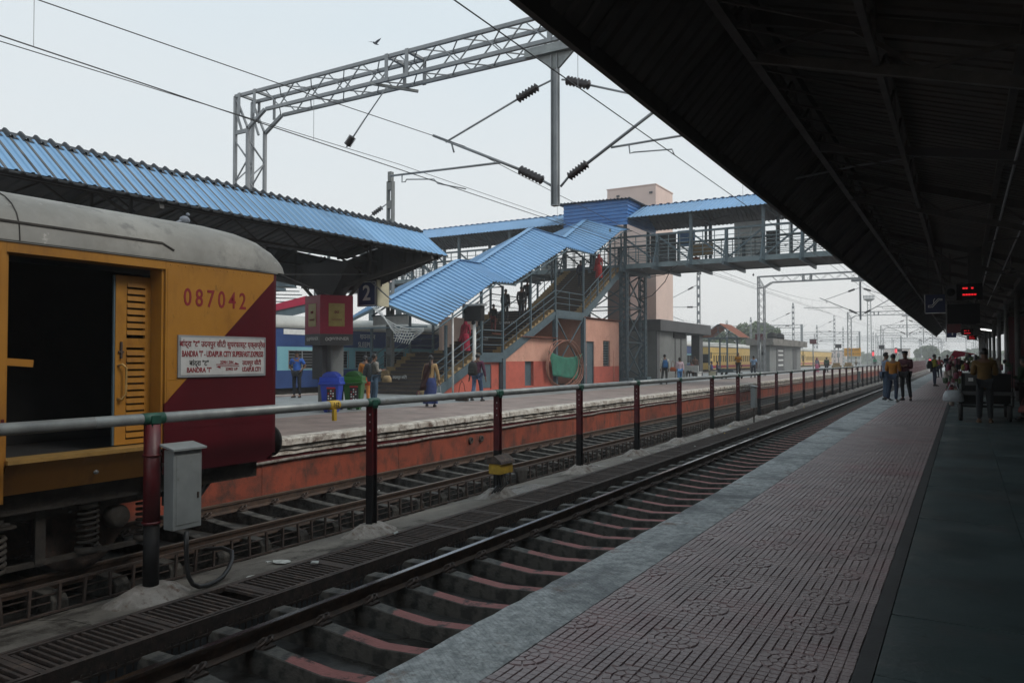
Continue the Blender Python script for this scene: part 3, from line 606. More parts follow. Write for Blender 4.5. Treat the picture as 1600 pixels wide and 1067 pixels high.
# roof
def roofsec(y, s, zc):
    out = []; n = 18
    for i in range(n + 1):
        t_ = i / n; a = PI * t_; 
        cx, sz_ = math.cos(a), math.sin(a)
        x = -9.2 + 1.62 * math.copysign(abs(cx) ** .72, cx) * s; z_ = 2.6 + (zc - 2.6) * abs(sz_) ** .80
        out.append((x, y, z_))
    return out
prof = [(YB, 1, 3.25), (4.6, 1, 3.23), (5.5, 1, 3.23), (6.15, 1, 3.235), (6.5, 1, 3.21), (6.72, .998, 3.16), (6.86, .992, 3.07), (6.95, .98, 2.94), (6.99, .965, 2.78), (6.99, .955, 2.6)]
vs = []; n = 19
for y, s, zc in prof: vs += roofsec(y, s, zc)
fs = [(i * n + k, i * n + k + 1, (i + 1) * n + k + 1, (i + 1) * n + k) for i in range(len(prof) - 1) for k in range(n - 1)]
fs += [tuple(range(n - 1, -1, -1)), tuple((len(prof) - 1) * n + k for k in range(n)), tuple([0] + [i * n for i in range(1, len(prof))] + [i * n + n - 1 for i in range(len(prof) - 1, -1, -1)])]
rf = MB().add(vs, fs[:-1], True).build('roof', 'roofgrey', tr)
MB().box(-7.62, XS + .012, YB, YE - .02, 2.585, 2.612).build('gutter', 'roofgrey', rf)
MB().bar((-7.60, YB, 2.775), (-7.60, 5.2, 2.775), .022, .022).bar((-7.60, 5.2, 2.775), (-7.59, 5.34, 2.71), .022, .016).build('rain_strip', 'under', rf)
for ys in (3.72, -2): MB().add([], []).tube([(x + (0.004 if x > -9.2 else -.004), ys, z_ + .004) for x, _, z_ in roofsec(ys, 1, 3.235)], .006, 5).build('roof_seam', 'under', rf)
for yy in (5.6, 6.0): MB().box(-9.3, -8.9, yy, yy + .3, 3.2, 3.27).build('roof_vent', 'under', rf)
MB().lathe((-7.72, 4.6, 2.9), [(.0, .02), (.018, .02), (.02, 0)], 8).build('roof_stud', 'under', rf)
# number, board
text('087042', .285, 'textred', tr, (XS + .002, 5.91, 2.19), 'x', spacing=1.42, sx=.76, bold=.0025)
bd = MB().box(XS + .002, XS + .02, 5.40, 6.64, 1.285, 1.765).build('destination_board_frame', 'galv2', tr)
MB().box(XS + .02, XS + .024, 5.43, 6.61, 1.31, 1.74).build('destination_board', 'board_white', tr)
xb = XS + .0255
text('बांद्रा "ट" उदयपुर सीटी सुपरफास्ट एक्सप्रेस', .092, 'textred', tr, (xb, 6.02, 1.665), 'x', sx=.80, bold=.0012)
text("BANDRA 'T' - UDAIPUR CITY SUPERFAST.EXPRESS", .094, 'textred', tr, (xb, 6.02, 1.55), 'x', sx=.56, bold=.0022)
text('बांद्रा "ट"', .082, 'textdark', tr, (xb, 5.67, 1.445), 'x', sx=.9, bold=.001)
text("BANDRA 'T'", .078, 'textred', tr, (xb, 5.67, 1.365), 'x', sx=.8, bold=.0015)
text('22901 DN', .046, 'textred', tr, (xb, 6.05, 1.455), 'x', sx=.95, bold=.0008)
text('22902 UP', .046, 'textred', tr, (xb, 6.12, 1.372), 'x', sx=.95, bold=.0008)
MB().box(xb - .001, xb + .001, 5.90, 6.22, 1.425, 1.433).add([(xb, 6.17, 1.433), (xb, 6.23, 1.433), (xb, 6.17, 1.455), (xb + .001, 6.17, 1.433), (xb + .001, 6.23, 1.433), (xb + .001, 6.17, 1.455)], [(0, 1, 2), (5, 4, 3)]).build('arrow', 'textred', tr)
MB().box(xb - .001, xb + .001, 5.92, 6.23, 1.405, 1.412).add([(xb, 5.90, 1.405), (xb, 5.96, 1.405), (xb, 5.96, 1.38), (xb + .001, 5.9, 1.405), (xb + .001, 5.96, 1.405), (xb + .001, 5.96, 1.38)], [(0, 1, 2), (5, 4, 3)]).build('arrow', 'textred', tr)
text('उदयपुर सीटी', .078, 'textred', tr, (xb, 6.42, 1.445), 'x', sx=.8, bold=.001)
text('UDAIPUR CITY', .078, 'textred', tr, (xb, 6.42, 1.365), 'x', sx=.56, bold=.0015)
# underframe and bogie
MB().box(-10.6, -7.95, YB, YE - .1, -.02, .2).build('underframe', 'under', tr)
MB().bar((-8.0, YB, .05), (-8.0, 5.6, .05), .05, .12).build('sole_bar', 'under', tr)
for yw in (-5.8, -3.2, 1.9, 4.75):
    w = MB()
    for xw in (-8.5, -10.05): w.lathe((xw, yw, -.34), [(.0, -.0), (.2, 0), (.25, .02), (.42, .02), (.455, .0), (.458, .1), (.485, .11), (.485, .135), (.40, .135), (.2, .1), (.0, .12)], 26, 'x')
    w.tube([(-10.3, yw, -.34), (-8.1, yw, -.34)], .08, 10); wh = w.build('wheelset', 'steel_rust', tr)
    for xw in (-8.08,):
        MB().lathe((xw, yw + .28, -.25), [(.0, .06), (.10, .06), (.115, .03), (.13, 0), (.13, -.1)], 16, 'x').build('axle_box', 'under', wh) if yw > 4 else MB().lathe((xw, yw, -.34), [(.0, .06), (.12, .06), (.13, 0), (.13, -.1)], 16, 'x').build('axle_box', 'under', wh)
    for dy in ((-.05, .62) if yw > 4 else (-.42, .42)):
        c = MB(); pts = [(-8.1 + .095 * math.cos(a * .5), yw + dy + .095 * math.sin(a * .5), -.50 + .42 * a / 88) for a in range(0, 89)]
        c.tube(pts, .017, 6).build('coil_spring', 'under', wh)
        MB().lathe((-8.1, yw + dy, -.56), [(.13, 0), (.13, .05), (.05, .05)], 12).lathe((-8.1, yw + dy, -.08), [(.12, 0), (.12, .04), (0.05, .04)], 12).build('spring_seat', 'under', wh)
for y0, y1 in ((-6.8, -2.2), (.9, 5.75)):
    b = MB().bar((-8.15, y0, -.05), (-8.15, y1, -.05), .14, .13).bar((-8.12, y0 + .6, -.58), (-8.12, y1 - .4, -.58), .06, .05)
    for yy in (y0 + 1.2, y0 + 1.9, y0 + 2.6, y0 + 3.3): b.bar((-8.1, yy, -.58), (-8.1, yy, -.05), .05, .10)
    b.build('bogie_frame', 'under', tr)
    c = MB()
    for dy in (-.28, 0.02):
        ym = (y0 + y1) / 2 + dy + .35
        c.tube([(-8.02 + .13 * math.cos(a * .5), ym + .13 * math.sin(a * .5), -.55 + .36 * a / 75) for a in range(0, 76)], .024, 6)
    c.build('bolster_spring', 'under', tr)
    ls = MB()
    for k in range(4): ls.box(-8.1, -7.98, (y0 + y1) / 2 - .55 + .06 * k, (y0 + y1) / 2 + .6 - .06 * k, -.16 + .035 * k, -.13 + .035 * k)
    ls.build('spring_plank', 'under', tr)
MB().box(-8.0, -7.93, 5.5, 5.53, -.2, .1).bar((-7.8, 5.9, .2), (-7.85, 5.9, -.12), .02).bar((-7.82, 6.1, .22), (-7.84, 5.85, -.15), .035).bar((-7.9, 6.3, .25), (-7.84, 5.85, -.18), .03).build('brake_hose', 'cable', tr)
MB().box(-8.7, -7.8, 5.3, 6.7, .0, .22).build('buffer_beam', 'under', tr)
for xw in (-8.28, -10.12):
    MB().lathe((xw, YE, .36), [(.10, 0), (.10, .3), (.07, .3), (.07, .46), (.20, .47), (.215, .5), (.20, .52), (.0, .535)], 22, 'y').build('buffer', 'black', tr)
# ================================================================ far-platform canopy (gull-wing roof)
def corr(mb, p0, u, v, pitch, h=.03, thick=0, frac=.35, clip=None):
    p0 = Vector(p0); u = Vector(u); v = Vector(v); L = u.length; ud = u / L; n = ud.cross(v).normalized()
    if n.z < 0: n = -n
    k = max(1, round(L / pitch)); pt = L / k; prof = []
    for i in range(k):
        s = i * pt; prof += [(s, 0), (s + pt * (1 - frac), 0), (s + pt * (1 - frac * .72), h), (s + pt * (1 - frac * .28), h)]
    prof.append((L, 0)); m = len(prof)
    vs = [p0 + ud * s + n * (z_ + thick) for s, z_ in prof] + [p0 + v + ud * s + n * (z_ + thick) for s, z_ in prof]
    mb.add(vs, [(i, i + 1, m + i + 1, m + i) for i in range(m - 1)]); return mb
c2 = thing('platform_canopy', 'blue corrugated gull-wing canopy over the far platform with dark trusses beneath', 'canopy', (-16, 5, 0))
Y0, Y1 = -9.0, 17.1
ZE, ZR, ZV = 4.34, 5.11, 4.5; XE, XR, XV = -12.25, -13.22, -16.0
for sgn in (1, -1):
    X = lambda x: x if sgn > 0 else -32 - x
    nm = 'roof_sheet'; y = Y0
    while y < Y1:
        L = min(2.9, Y1 - y)
        corr(MB(), (X(XE), y, ZE), (0, L - .01, 0), (X(XR) - X(XE), 0, ZR - ZE), .24, .022, frac=.28).build(nm, 'blue_roof', c2, fix=False)
        y += L
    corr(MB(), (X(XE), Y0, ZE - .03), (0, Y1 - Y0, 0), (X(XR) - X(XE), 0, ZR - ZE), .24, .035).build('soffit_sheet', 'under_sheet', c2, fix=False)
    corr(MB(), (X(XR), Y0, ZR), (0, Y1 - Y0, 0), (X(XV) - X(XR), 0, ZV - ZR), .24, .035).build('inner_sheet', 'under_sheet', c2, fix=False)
    cap = MB(); y = Y0
    corr(cap, (X(XR) + .10 * sgn, Y0, ZR - .06), (0, Y1 - Y0, 0), (-.22 * sgn, 0, .15), .24, .05); cap.build('ridge_cap', 'blackcap', c2, fix=False)
    corr(MB(), (X(XE) + .004 * sgn, Y0, ZE - .05), (0, Y1 - Y0, 0), (-.05 * sgn, 0, .045), .24, .038).build('eave_edge', 'blackcap', c2, fix=False)
    tm = MB(); zt, zb = ZR - .12, ZR - .62
    for (xx, z1, z0) in ((XR, zt, zb), (-14.7, 4.78, 4.35)):
        tm.bar((X(xx), Y0, z1), (X(xx), Y1, z1), .06).bar((X(xx), Y0, z0), (X(xx), Y1, z0), .06)
        y = Y0; f = 0
        while y < Y1 - .5: tm.bar((X(xx), y, z1 if f else z0), (X(xx), y + .72, z0 if f else z1), .035); f ^= 1; y += .72
    tm.bar((X(XE) - .22 * sgn, Y0, ZE + .05), (X(XE) - .22 * sgn, Y1, ZE + .05), .06)
    tm.build('purlin_truss', 'c1steel', c2)
for yc in (-7.6, .4, 8.4, 16.45):
    gm = MB()
    for s in (1, -1):
        a, b_ = -16 + .25 * s, -16 + 3.7 * s; xr = -16 + 2.78 * s
        gm.bar((a, yc, 3.55), (b_, yc, ZE - .1), .09, .12).bar((xr, yc, ZR - .08), (a, yc, ZV - .06), .08).bar((b_, yc, ZE - .06), (xr, yc, ZR - .1), .06)
        gm.bar((xr, yc, ZR - .1), (xr, yc, 4.14), .05).bar((xr, yc, 4.14), (-16 + 1.5 * s, yc, 4.8), .05).bar((-16 + 1.5 * s, yc, 4.8), (-16 + 1.5 * s, yc, 3.85), .05).bar((-16 + 1.5 * s, yc, 3.85), (a, yc, ZV), .05)
        gm.bar((a, yc, 2.9), (-16 + 1.3 * s, yc, 3.8), .07)
    gm.build('cantilever_girder', 'c1steel', c2)
    MB().box(-16.28, -15.72, yc - .26, yc + .26, 0, 3.3).build('column', 'greystone', c2, .03)
    MB().add([(-16.28, yc - .26, 3.3), (-15.72, yc - .26, 3.3), (-15.72, yc + .26, 3.3), (-16.28, yc + .26, 3.3), (-17.0, yc - .3, 4.3), (-15.0, yc - .3, 4.3), (-15.0, yc + .3, 4.3), (-17.0, yc + .3, 4.3)],
             [(3, 2, 1, 0), (4, 5, 6, 7), (0, 1, 5, 4), (1, 2, 6, 5), (2, 3, 7, 6), (3, 0, 4, 7)]).build('column_head', 'darkgrey', c2)
# sheeted end girder
for s in (1, -1):
    P_ = [(-16 + s * (x + 16), z) for x, z in ((-12.3, 4.34), (-14.5, 3.66), (-16.0, 3.5), (-16.0, ZV - .08), (XR, ZR - .1))]
    MB().prism(P_, 'y', Y1 - .12, Y1 - .07).build('end_sheet', 'darkgrey', c2)
    rb = MB()
    for k in range(12):
        xx = -16 + s * (3.5 - k * .29); t_ = (3.5 - k * .29) / 3.7; zb = 3.5 + max(0, (t_ * 3.7 - 1.5)) / 2.2 * .68 + .1; zt = ZE + (ZR - ZE) * min(1, (3.75 - (3.5 - k * .29)) / .97) - .12
        zt = min(zt, ZR - .12 - max(0, 2.78 - (3.5 - k * .29)) * .24)
        if zt > zb: rb.box(xx - .02, xx + .02, Y1 - .135, Y1 - .12, zb, zt)
    rb.build('sheet_rib', 'darkgrey', c2)
for a, b_ in (((-13.3, 5, 4.5), (-15.9, 10, 3.4)), ((-15.8, 8.4, 3.2), (-14.6, 16.4, 3.9)), ((-15.9, 13.5, 4.0), (-15.6, 16.4, 3.2)), ((-14.6, 16.6, 3.7), (-14.2, 17.0, 3.2))): MB().tube([a, b_], .02, 6).build('conduit', 'galv2', c2)
# hanging number sign
sg = thing('platform_number_sign', 'blue hanging sign with a white 2 under the far canopy', 'sign', (-15.2, 16.9, 3.0))
MB().box(-15.32, -14.60, 16.82, 16.9, 3.02, 3.76).build('panel', 'navy', sg); MB().box(-14.60, -14.56, 16.84, 17.35, 3.02, 3.78).build('side_panel', 'cream', sg)
MB().box(-15.3, -14.62, 16.815, 16.819, 3.04, 3.06).box(-15.3, -14.62, 16.815, 16.819, 3.72, 3.74).box(-15.3, -15.28, 16.815, 16.819, 3.06, 3.72).box(-14.64, -14.62, 16.815, 16.819, 3.06, 3.72).build('border_line', 'textwhite', sg)
text('2', .62, 'textwhite', sg, (-14.96, 16.816, 3.39), 'y', bold=.012)
for xx in (-15.25, -14.65): MB().box(xx - .015, xx + .015, 16.85, 16.88, 3.76, 4.2).build('hanger', 'c1steel', sg)
# advertising box round the column
ad = thing('advertising_box', 'crimson advertising box wrapped round the canopy column above the bins', 'advertisement', (-15.95, 16.4, 1.9))
v = [(-16.45, 15.85), (-15.62, 15.62), (-15.05, 16.35), (-15.95, 16.85)]
MB().prism(v, 'z', 2.20, 3.30).build('red_box', 'crimson', ad)
MB().prism(v, 'z', 1.88, 2.198).build('dark_band', 'darkgrey', ad)
for i, (a, b_) in enumerate(((v[0], v[1]), (v[1], v[2]))):
    A, B = Vector((a[0], a[1], 0)), Vector((b_[0], b_[1], 0)); d = (B - A).normalized(); n = Vector((d.y, -d.x, 0)); c = (A + B) / 2; L = (B - A).length
    m = MB(); pc = c + n * .012; hw = L * .24
    m.add([pc - d * hw + Vector((0, 0, 2.42)), pc + d * hw + Vector((0, 0, 2.42)), pc + d * hw + Vector((0, 0, 3.06)), pc - d * hw + Vector((0, 0, 3.06))] + [c + n * .002 - d * hw * 1.02 + Vector((0, 0, 2.41)), c + n * .002 + d * hw * 1.02 + Vector((0, 0, 2.41)), c + n * .002 + d * hw * 1.02 + Vector((0, 0, 3.07)), c + n * .002 - d * hw * 1.02 + Vector((0, 0, 3.07))],
          [(0, 1, 2, 3), (4, 7, 6, 5), (0, 4, 5, 1), (1, 5, 6, 2), (2, 6, 7, 3), (3, 7, 4, 0)]).build('gold_pack', 'gold', ad)
    for s, sz, col, zz, al in (('WINNER', .13, 'textwhite', 2.06, .1), ('WINNER', .075, 'textred', 2.60, 0)):
        o = text(s, sz, col, ad, (0, 0, 0), 'y'); W0 = wl(ad); o.rotation_euler.z = math.atan2(d.y, d.x); pos = c + d * L * al + n * (.016 if al == 0 else .004); o.matrix_basis = Matrix.Translation(Vector((pos.x, pos.y, zz)) - W0) @ Matrix.Rotation(math.atan2(d.y, d.x), 4, 'Z') @ Matrix.Translation(W0)
    for zz, k, off, col in ((2.05, .075, -.25, 'textwhite'), (2.82, .055, 0, 'textred')):
        m = MB(); pts = []
        for t_ in range(25): a_ = 2 * PI * t_ / 24; pts.append(c + d * (L * off + k * math.sin(a_)) + n * (.02 if off == 0 else .008) + Vector((0, 0, zz + k * .7 * math.sin(a_) * math.cos(a_) * 1.6)))
        m.tube(pts, .009, 5).build('loop_emblem', col, ad)
MB().box(-16.3, -15.9, 16.0, 16.19, .9, 1.88).build('junction_panel', 'darkgrey', ad)
# bins
def bin_(x, y, m, rz, label):
    b = thing('wheelie_bin', label, 'bin', (0, 0, 0), 'swing-top bins')
    k = MB(); a, c = .20, .27
    k.add([(-a, -a, .04), (a, -a, .04), (a, a, .04), (-a, a, .04), (-c, -c, .78), (c, -c, .78), (c, c, .78), (-c, c, .78)], [(3, 2, 1, 0), (0, 1, 5, 4), (1, 2, 6, 5), (2, 3, 7, 6), (3, 0, 4, 7), (4, 5, 6, 7)]).build('body', m, b, .02)
    MB().box(-.31, .31, -.31, .31, .76, .84).build('rim', m, b, .02)
    MB().prism([(-.29, .84), (.29, .84), (.24, .98), (-.24, .98)], 'x', -.29, .29).build('collar', m, b, .015)
    pr = [(.22 * math.cos(PI * i / 8), .97 + .15 * math.sin(PI * i / 8)) for i in range(9)]
    MB().prism(pr, 'y', -.24, .24).build('dome', m, b, .01)
    for i in range(5):
        pr2 = [(.232 * math.cos(PI * j / 8), .97 + .165 * math.sin(PI * j / 8)) for j in range(9)]
        MB().prism(pr2, 'y', -.21 + i * .095, -.185 + i * .095).build('ridge', m, b)
    for xx in (-.13, .13): MB().box(xx - .04, xx + .04, -.15, .15, 0, .045).build('foot', m, b)
    yf = -.2 - .07 * .5
    MB().box(-.07, .18, -.262, -.235, .28, .66).build('label', 'textdark', b)
    for r_ in range(5):
        for cc in range(3):
            if (r_ * 3 + cc) % 7 != 5: MB().box(-.045 + cc * .065, -.01 + cc * .065, -.272, -.25 + .0 * r_, .30 + r_ * .07, .335 + r_ * .07).build('pictogram', 'textwhite' if (r_ + cc) % 3 else 'red', b)
    MB().box(-.08, .16, -.275, -.25, .655, .70).build('pictogram', 'red', b); MB().box(-.05, .16, -.24, -.222, .22, .25).build('pictogram', 'textwhite', b)
    b.location = (x, y, 0); b.rotation_euler.z = rz; return b
bin_(-15.28, 15.75, 'binblue', R(30), 'blue swing-top litter bin beside the canopy column')
bin_(-15.45, 16.85, 'bingreen', R(30), 'green swing-top litter bin, partly behind the blue one')
# ================================================================ covered stairs up to the footbridge
st = thing('covered_stairway', 'covered stairway with ochre steps and blue hipped sheet roofs rising to the footbridge', 'stairs', (-20.8, 25, 0))
XN, XF = -18.8, -22.9
FL = [(24.9, 0, 28.85, 1.75, 11), (30.7, 1.75, 36.1, 4.1, 15), (39.6, 4.1, 45.3, 7.3, 20)]
def zf(y):
    for a, za, b_, zb, n in FL:
        if y <= a: return za
        if y <= b_: return za + (zb - za) * (y - a) / (b_ - a)
    return 7.3
for fi, (a, za, b_, zb, n) in enumerate(FL):
    dy, dz = (b_ - a) / n, (zb - za) / n; st0 = None
    for i in range(n):
        s = MB().box(XF + .05, XN - .045, 0, dy + .03, -dz, 0)
        if st0 is None: st0 = s.v; base = lpart(s, 'step', 'step_y', st, (0, a, za + dz)); o = base
        else: o = base.copy(); COL.objects.link(o); o.location = base.location + Vector((0, i * dy, i * dz))
        if i == 0: rs = MB().box(XF + .6, XN - .55, -.012, -.001, -dz + .012, -.012).box(XF + .6, XN - .55, -.012, dy * .85, .001, .006); ro = rs.build('riser_strip', 'riser', None, fix=True); ro.parent = o
        else: r2 = ro.copy(); COL.objects.link(r2); r2.parent = o
    ang = (zb - za) / (b_ - a)
    for x in (XN, XF):
        MB().prism([(a - .1, za - .30), (a - .1, za + .02), (b_ - .1, zb - .10), (b_, zb - .10), (b_, zb - .42), (a + .3, za - .30 + .1 * ang)], 'x', x - .04, x + .04).build('stringer', 'slate', st)
        yl = (FL[fi + 1][0] if fi < 2 else 45.5)
        if yl > b_: MB().box(x - .038, x + .038, b_, yl, zb - .42, zb + .02).build('stringer', 'slate', st)
    if fi < 2: MB().box(XF + .05, XN - .05, b_ + .03, FL[fi + 1][0], zb - .12, zb - .004).build('landing', 'step_y', st)
text('उदयपुर सिटी', .17, 'textwhite', st, (-21.0, 25.75, .68), 'y', ext=.004)
text('उदयपुर सिटी', .17, 'textwhite', st, (-20.9, 32.1, 2.45), 'y', ext=.004); text('UDAIPUR CITY', .16, 'textwhite', st, (-20.6, 34.2, 3.38), 'y', ext=.004)
PY = [25.3, 26.1, 28.85, 30.7, 33.4, 36.1, 39.6, 41.6, 43.5, 45.3]
for x in (XN, XF):
    for i, y in enumerate(PY):
        top = {0: 1.2}.get(i)
        rz = None
        zroof = (2.95 if y < 26.5 else 5.0 if y < 31 else 6.1 if y < 34 else 7.4 if y < 40 else 8.4 if y < 43 else 9.6) - .05
        full = y not in (25.3, 41.6)
        z1 = zf(y) + 1.05 if not full else zroof
        MB().box(x - .05, x + .05, y - .05, y + .05, zf(y) + .0, z1).build('roof_post' if full else 'rail_post', 'slate', st)
    rails = [(PY[0], PY[2]), (PY[2], PY[3]), (PY[3], PY[5]), (PY[5], PY[6]), (PY[6], PY[9])]
    for a, b_ in rails:
        for h in (.38, .72, 1.05): MB().tube([(x, a, zf(a) + h), (x, b_, zf(b_) + h)], .022 if h < 1 else .032, 6).build('handrail', 'slate', st)
    for y in (27.4, 32.0, 34.8, 37.8, 40.6, 42.5, 44.4): MB().box(x - .02, x + .02, y - .02, y + .02, zf(y), zf(y) + 1.03).build('rail_post', 'slate', st)
# middle handrail
for a, b_ in ((30.7, 36.1), (39.6, 45.3)):
    MB().tube([(-20.8, a, zf(a) + .9), (-20.8, b_, zf(b_) + .9)], .03, 6).build('handrail', 'slate', st)
# roof segments: ridge (Y,z) and eave (Y,z) chains
RID = [(24.8, 3.86), (30.2, 6.24), (31.9, 6.26), (37.4, 8.84), (41.5, 8.86), (44.6, 10.45), (46.2, 10.75)]
EAV = [(24.8, 2.88), (29.1, 4.98), (30.7, 5.04), (36.5, 7.48), (39.9, 7.52), (44.0, 9.45), (45.5, 9.75)]
XRg, XEn, XEf = -21.05, -18.3, -23.8
for seg in range(6):
    (ya, za), (yb, zb) = RID[seg], RID[seg + 1]; (ea, fa), (eb, fb) = EAV[seg], EAV[seg + 1]
    for xe in (XEn, XEf):
        for mname, nm, off in (('blue_roof', 'roof_sheet', 0), ('under_sheet', 'soffit_sheet', -.03)):
            A, B = Vector((XRg, ya, za + off)), Vector((XRg, yb, zb + off)); C_, D_ = Vector((xe, ea, fa + off)), Vector((xe, eb, fb + off))
            k = max(2, round((B - A).length / .3)); vs = []; nrm = (B - A).cross(C_ - A).normalized(); nrm = nrm if nrm.z > 0 else -nrm
            steps_ = []
            for i in range(k):
                for f, h in ((0, 0), (.6, 0), (.68, .055), (.9, .055)): steps_.append(((i + f) / k, h))
            steps_.append((1, 0)); m = len(steps_)
            for t_, h in steps_: vs.append(A.lerp(B, t_) + nrm * h)
            for t_, h in steps_: vs.append(C_.lerp(D_, t_) + nrm * h)
            MB().add(vs, [(i, i + 1, m + i + 1, m + i) for i in range(m - 1)]).build(nm, mname, st, fix=False)
    MB().bar((XRg, ya, za + .06), (XRg, yb, zb + .06), .34, .02, up=(0, 0, 1)).build('ridge_flashing', 'blue_roof', st)
MB().bar((XRg, 24.78, 3.8), (XEn, 24.78, 2.84), .05, .10).bar((XRg, 24.78, 3.8), (XEf, 24.78, 2.84), .05, .10).bar((XN, 24.8, 2.8), (XF, 24.8, 2.8), .06).build('gable_frame', 'slate', st)
for y, zr, ze in ((26.1, 4.4, 3.5), (28.85, 5.6, 4.8), (30.7, 6.2, 5.0), (33.4, 6.9, 6.1), (36.1, 8.2, 7.3), (39.6, 8.8, 7.45)):
    MB().bar((XRg, y, zr - .1), (XN, y, ze - .1), .06).bar((XRg, y, zr - .1), (XF, y, ze - .1), .06).bar((XN, y, ze - .1), (XF, y, ze - .1), .05).bar((XRg, y, zr - .1), (XRg, y, ze - .1), .04).build('rafter', 'slate', st)
for x in (XEn + .15, XEf - .15, XRg):
    for (ya, za), (yb, zb) in zip((EAV if x != XRg else RID)[:-1], (EAV if x != XRg else RID)[1:]): MB().bar((x, ya, za - .09), (x, yb, zb - .09), .05).build('purlin', 'slate', st)
# columns and bracing below the stairs
for y, zt in ((30.7, 1.5), (36.1, 3.8), (39.6, 3.85)):
    for x in (XN - .0, XF): MB().box(x - .11, x + .11, y - .12, y + .12, 0, zt).build('column', 'slate', st)
MB().bar((XN, 36.2, 3.7), (XN, 39.5, .8), .06).bar((XN, 39.5, 3.7), (XN, 36.2, 1.0), .06).bar((XN, 36.1, 3.9), (XN, 39.6, 3.9), .12, .3).build('cross_brace', 'slate', st)
MB().bar((XF, 36.2, 3.7), (XF, 39.5, .2), .06).bar((XF, 39.5, 3.7), (XF, 36.2, .2), .06).build('cross_brace', 'slate', st)
# rooms built under the stairs
rm = thing('stair_room', 'red and salmon walled store rooms tucked under the lower stair flights', 'room', (-19, 30, 0))
MB().prism([(25.9, 0), (30.55, 0), (30.55, 1.42), (28.85, 1.42)], 'x', -22.8, -18.92).build('lower_wall', 'salmon_d', rm)
def wall_open(x, segs, m, nm): 
    b = MB()
    for a in segs: b.prism(a, 'x', x - .14, x)
    return b.build(nm, m, rm)
MB().prism([(30.85, 1.36), (30.85, 1.62), (32.75, 2.52), (36.0, 2.52), (36.0, 1.36)], 'x', -19.02, -18.87).build('upper_wall', 'salmon', rm)
MB().box(-19.02, -18.87, 30.85, 32.95, 0, 1.357).box(-19.02, -18.87, 33.85, 36.0, 0, 1.357).box(-19.02, -18.87, 32.95, 33.85, 0, .12).build('dado_wall', 'salmon_d', rm)
MB().box(-19.1, -19.03, 32.95, 33.85, .12, 1.357).build('window_shutter', 'slate', rm)
MB().box(-18.92, -18.90, 28.9, 29.8, .15, 1.25).build('window_shutter', 'slate', rm); MB().box(-18.92, -18.86, 28.85, 28.9, .1, 1.3).box(-18.92, -18.86, 29.8, 29.85, .1, 1.3).box(-18.92, -18.86, 28.9, 29.8, 1.25, 1.3).build('window_frame', 'salmon_d', rm)
MB().box(-22.6, -19.02, 35.85, 36.0, 0, 2.5).build('side_wall', 'salmon', rm)
MB().box(-22.6, -22.4, 30.8, 45, 0, 3.6).build('back_wall', 'pinktower', rm)
corr(MB(), (-18.6, 32.5, 2.56), (0, 3.55, 0), (-2, 0, .2), .16, .04, frac=.6).build('awning', 'tile_roof', rm, fix=False)
an = thing('annex', 'salmon annex with a slate blue door, louvred window and red dado beside the bridge tower', 'building', (-20.5, 42.2, 0))
for (a, b_, z0, z1, m) in ((39.66, 40.0, 1.02, 3.8, 'salmon'), (41.1, 42.4, 1.02, 3.8, 'salmon'), (43.45, 44.86, 1.02, 3.8, 'salmon'), (40.0, 41.1, 2.5, 3.8, 'salmon'), (42.4, 43.45, 2.58, 3.8, 'salmon'),
                           (39.66, 40.0, 0, 1.018, 'salmon_d'), (41.1, 44.86, 0, 1.018, 'salmon_d')): MB().box(-18.98, -18.8, a, b_, z0, z1).build('wall', m, an)
MB().box(-22.4, -18.99, 39.68, 39.85, 0, 3.8).build('side_wall', 'salmon', an); MB().box(-22.4, -18.99, 44.7, 44.84, 0, 3.8).build('side_wall', 'salmon', an)
d = MB().box(-18.95, -18.9, 40.06, 41.04, .03, 2.44).build('door', 'slate', an); MB().box(-18.97, -18.86, 40.0, 40.05, 0, 2.5).box(-18.97, -18.86, 41.05, 41.1, 0, 2.5).box(-18.97, -18.86, 40.05, 41.05, 2.45, 2.5).build('door_frame', 'slate', an)
MB().box(-18.9, -18.86, 40.14, 40.2, 1.1, 1.2).build('door_handle', 'galv2', d)
w = MB().box(-18.97, -18.9, 42.4, 42.45, 1.02, 2.58).box(-18.97, -18.9, 43.4, 43.45, 1.02, 2.58).box(-18.97, -18.9, 42.9, 42.94, 1.02, 2.58).build('window', 'slate', an)
for k in range(10): MB().add([(-18.94, 42.45, 1.04 + k * .155), (-18.94, 43.4, 1.04 + k * .155), (-18.88, 43.4, 1.14 + k * .155), (-18.88, 42.45, 1.14 + k * .155)], [(0, 1, 2, 3)]).build('pane', 'slate_lt', w)
MB().box(-19.03, -19.0, 42.4, 43.45, 1.02, 2.58).build('backing', 'dark', w)
corr(MB(), (-18.66, 39.5, 3.86), (0, 5.45, 0), (-3.9, 0, -.06), .16, .04, frac=.6).build('roof_sheet', 'tile_roof', an, fix=False)
MB().tube([(-18.76, 43.95, 0), (-18.76, 43.95, 2.0)], .02, 6).build('pipe', 'salmon', an)
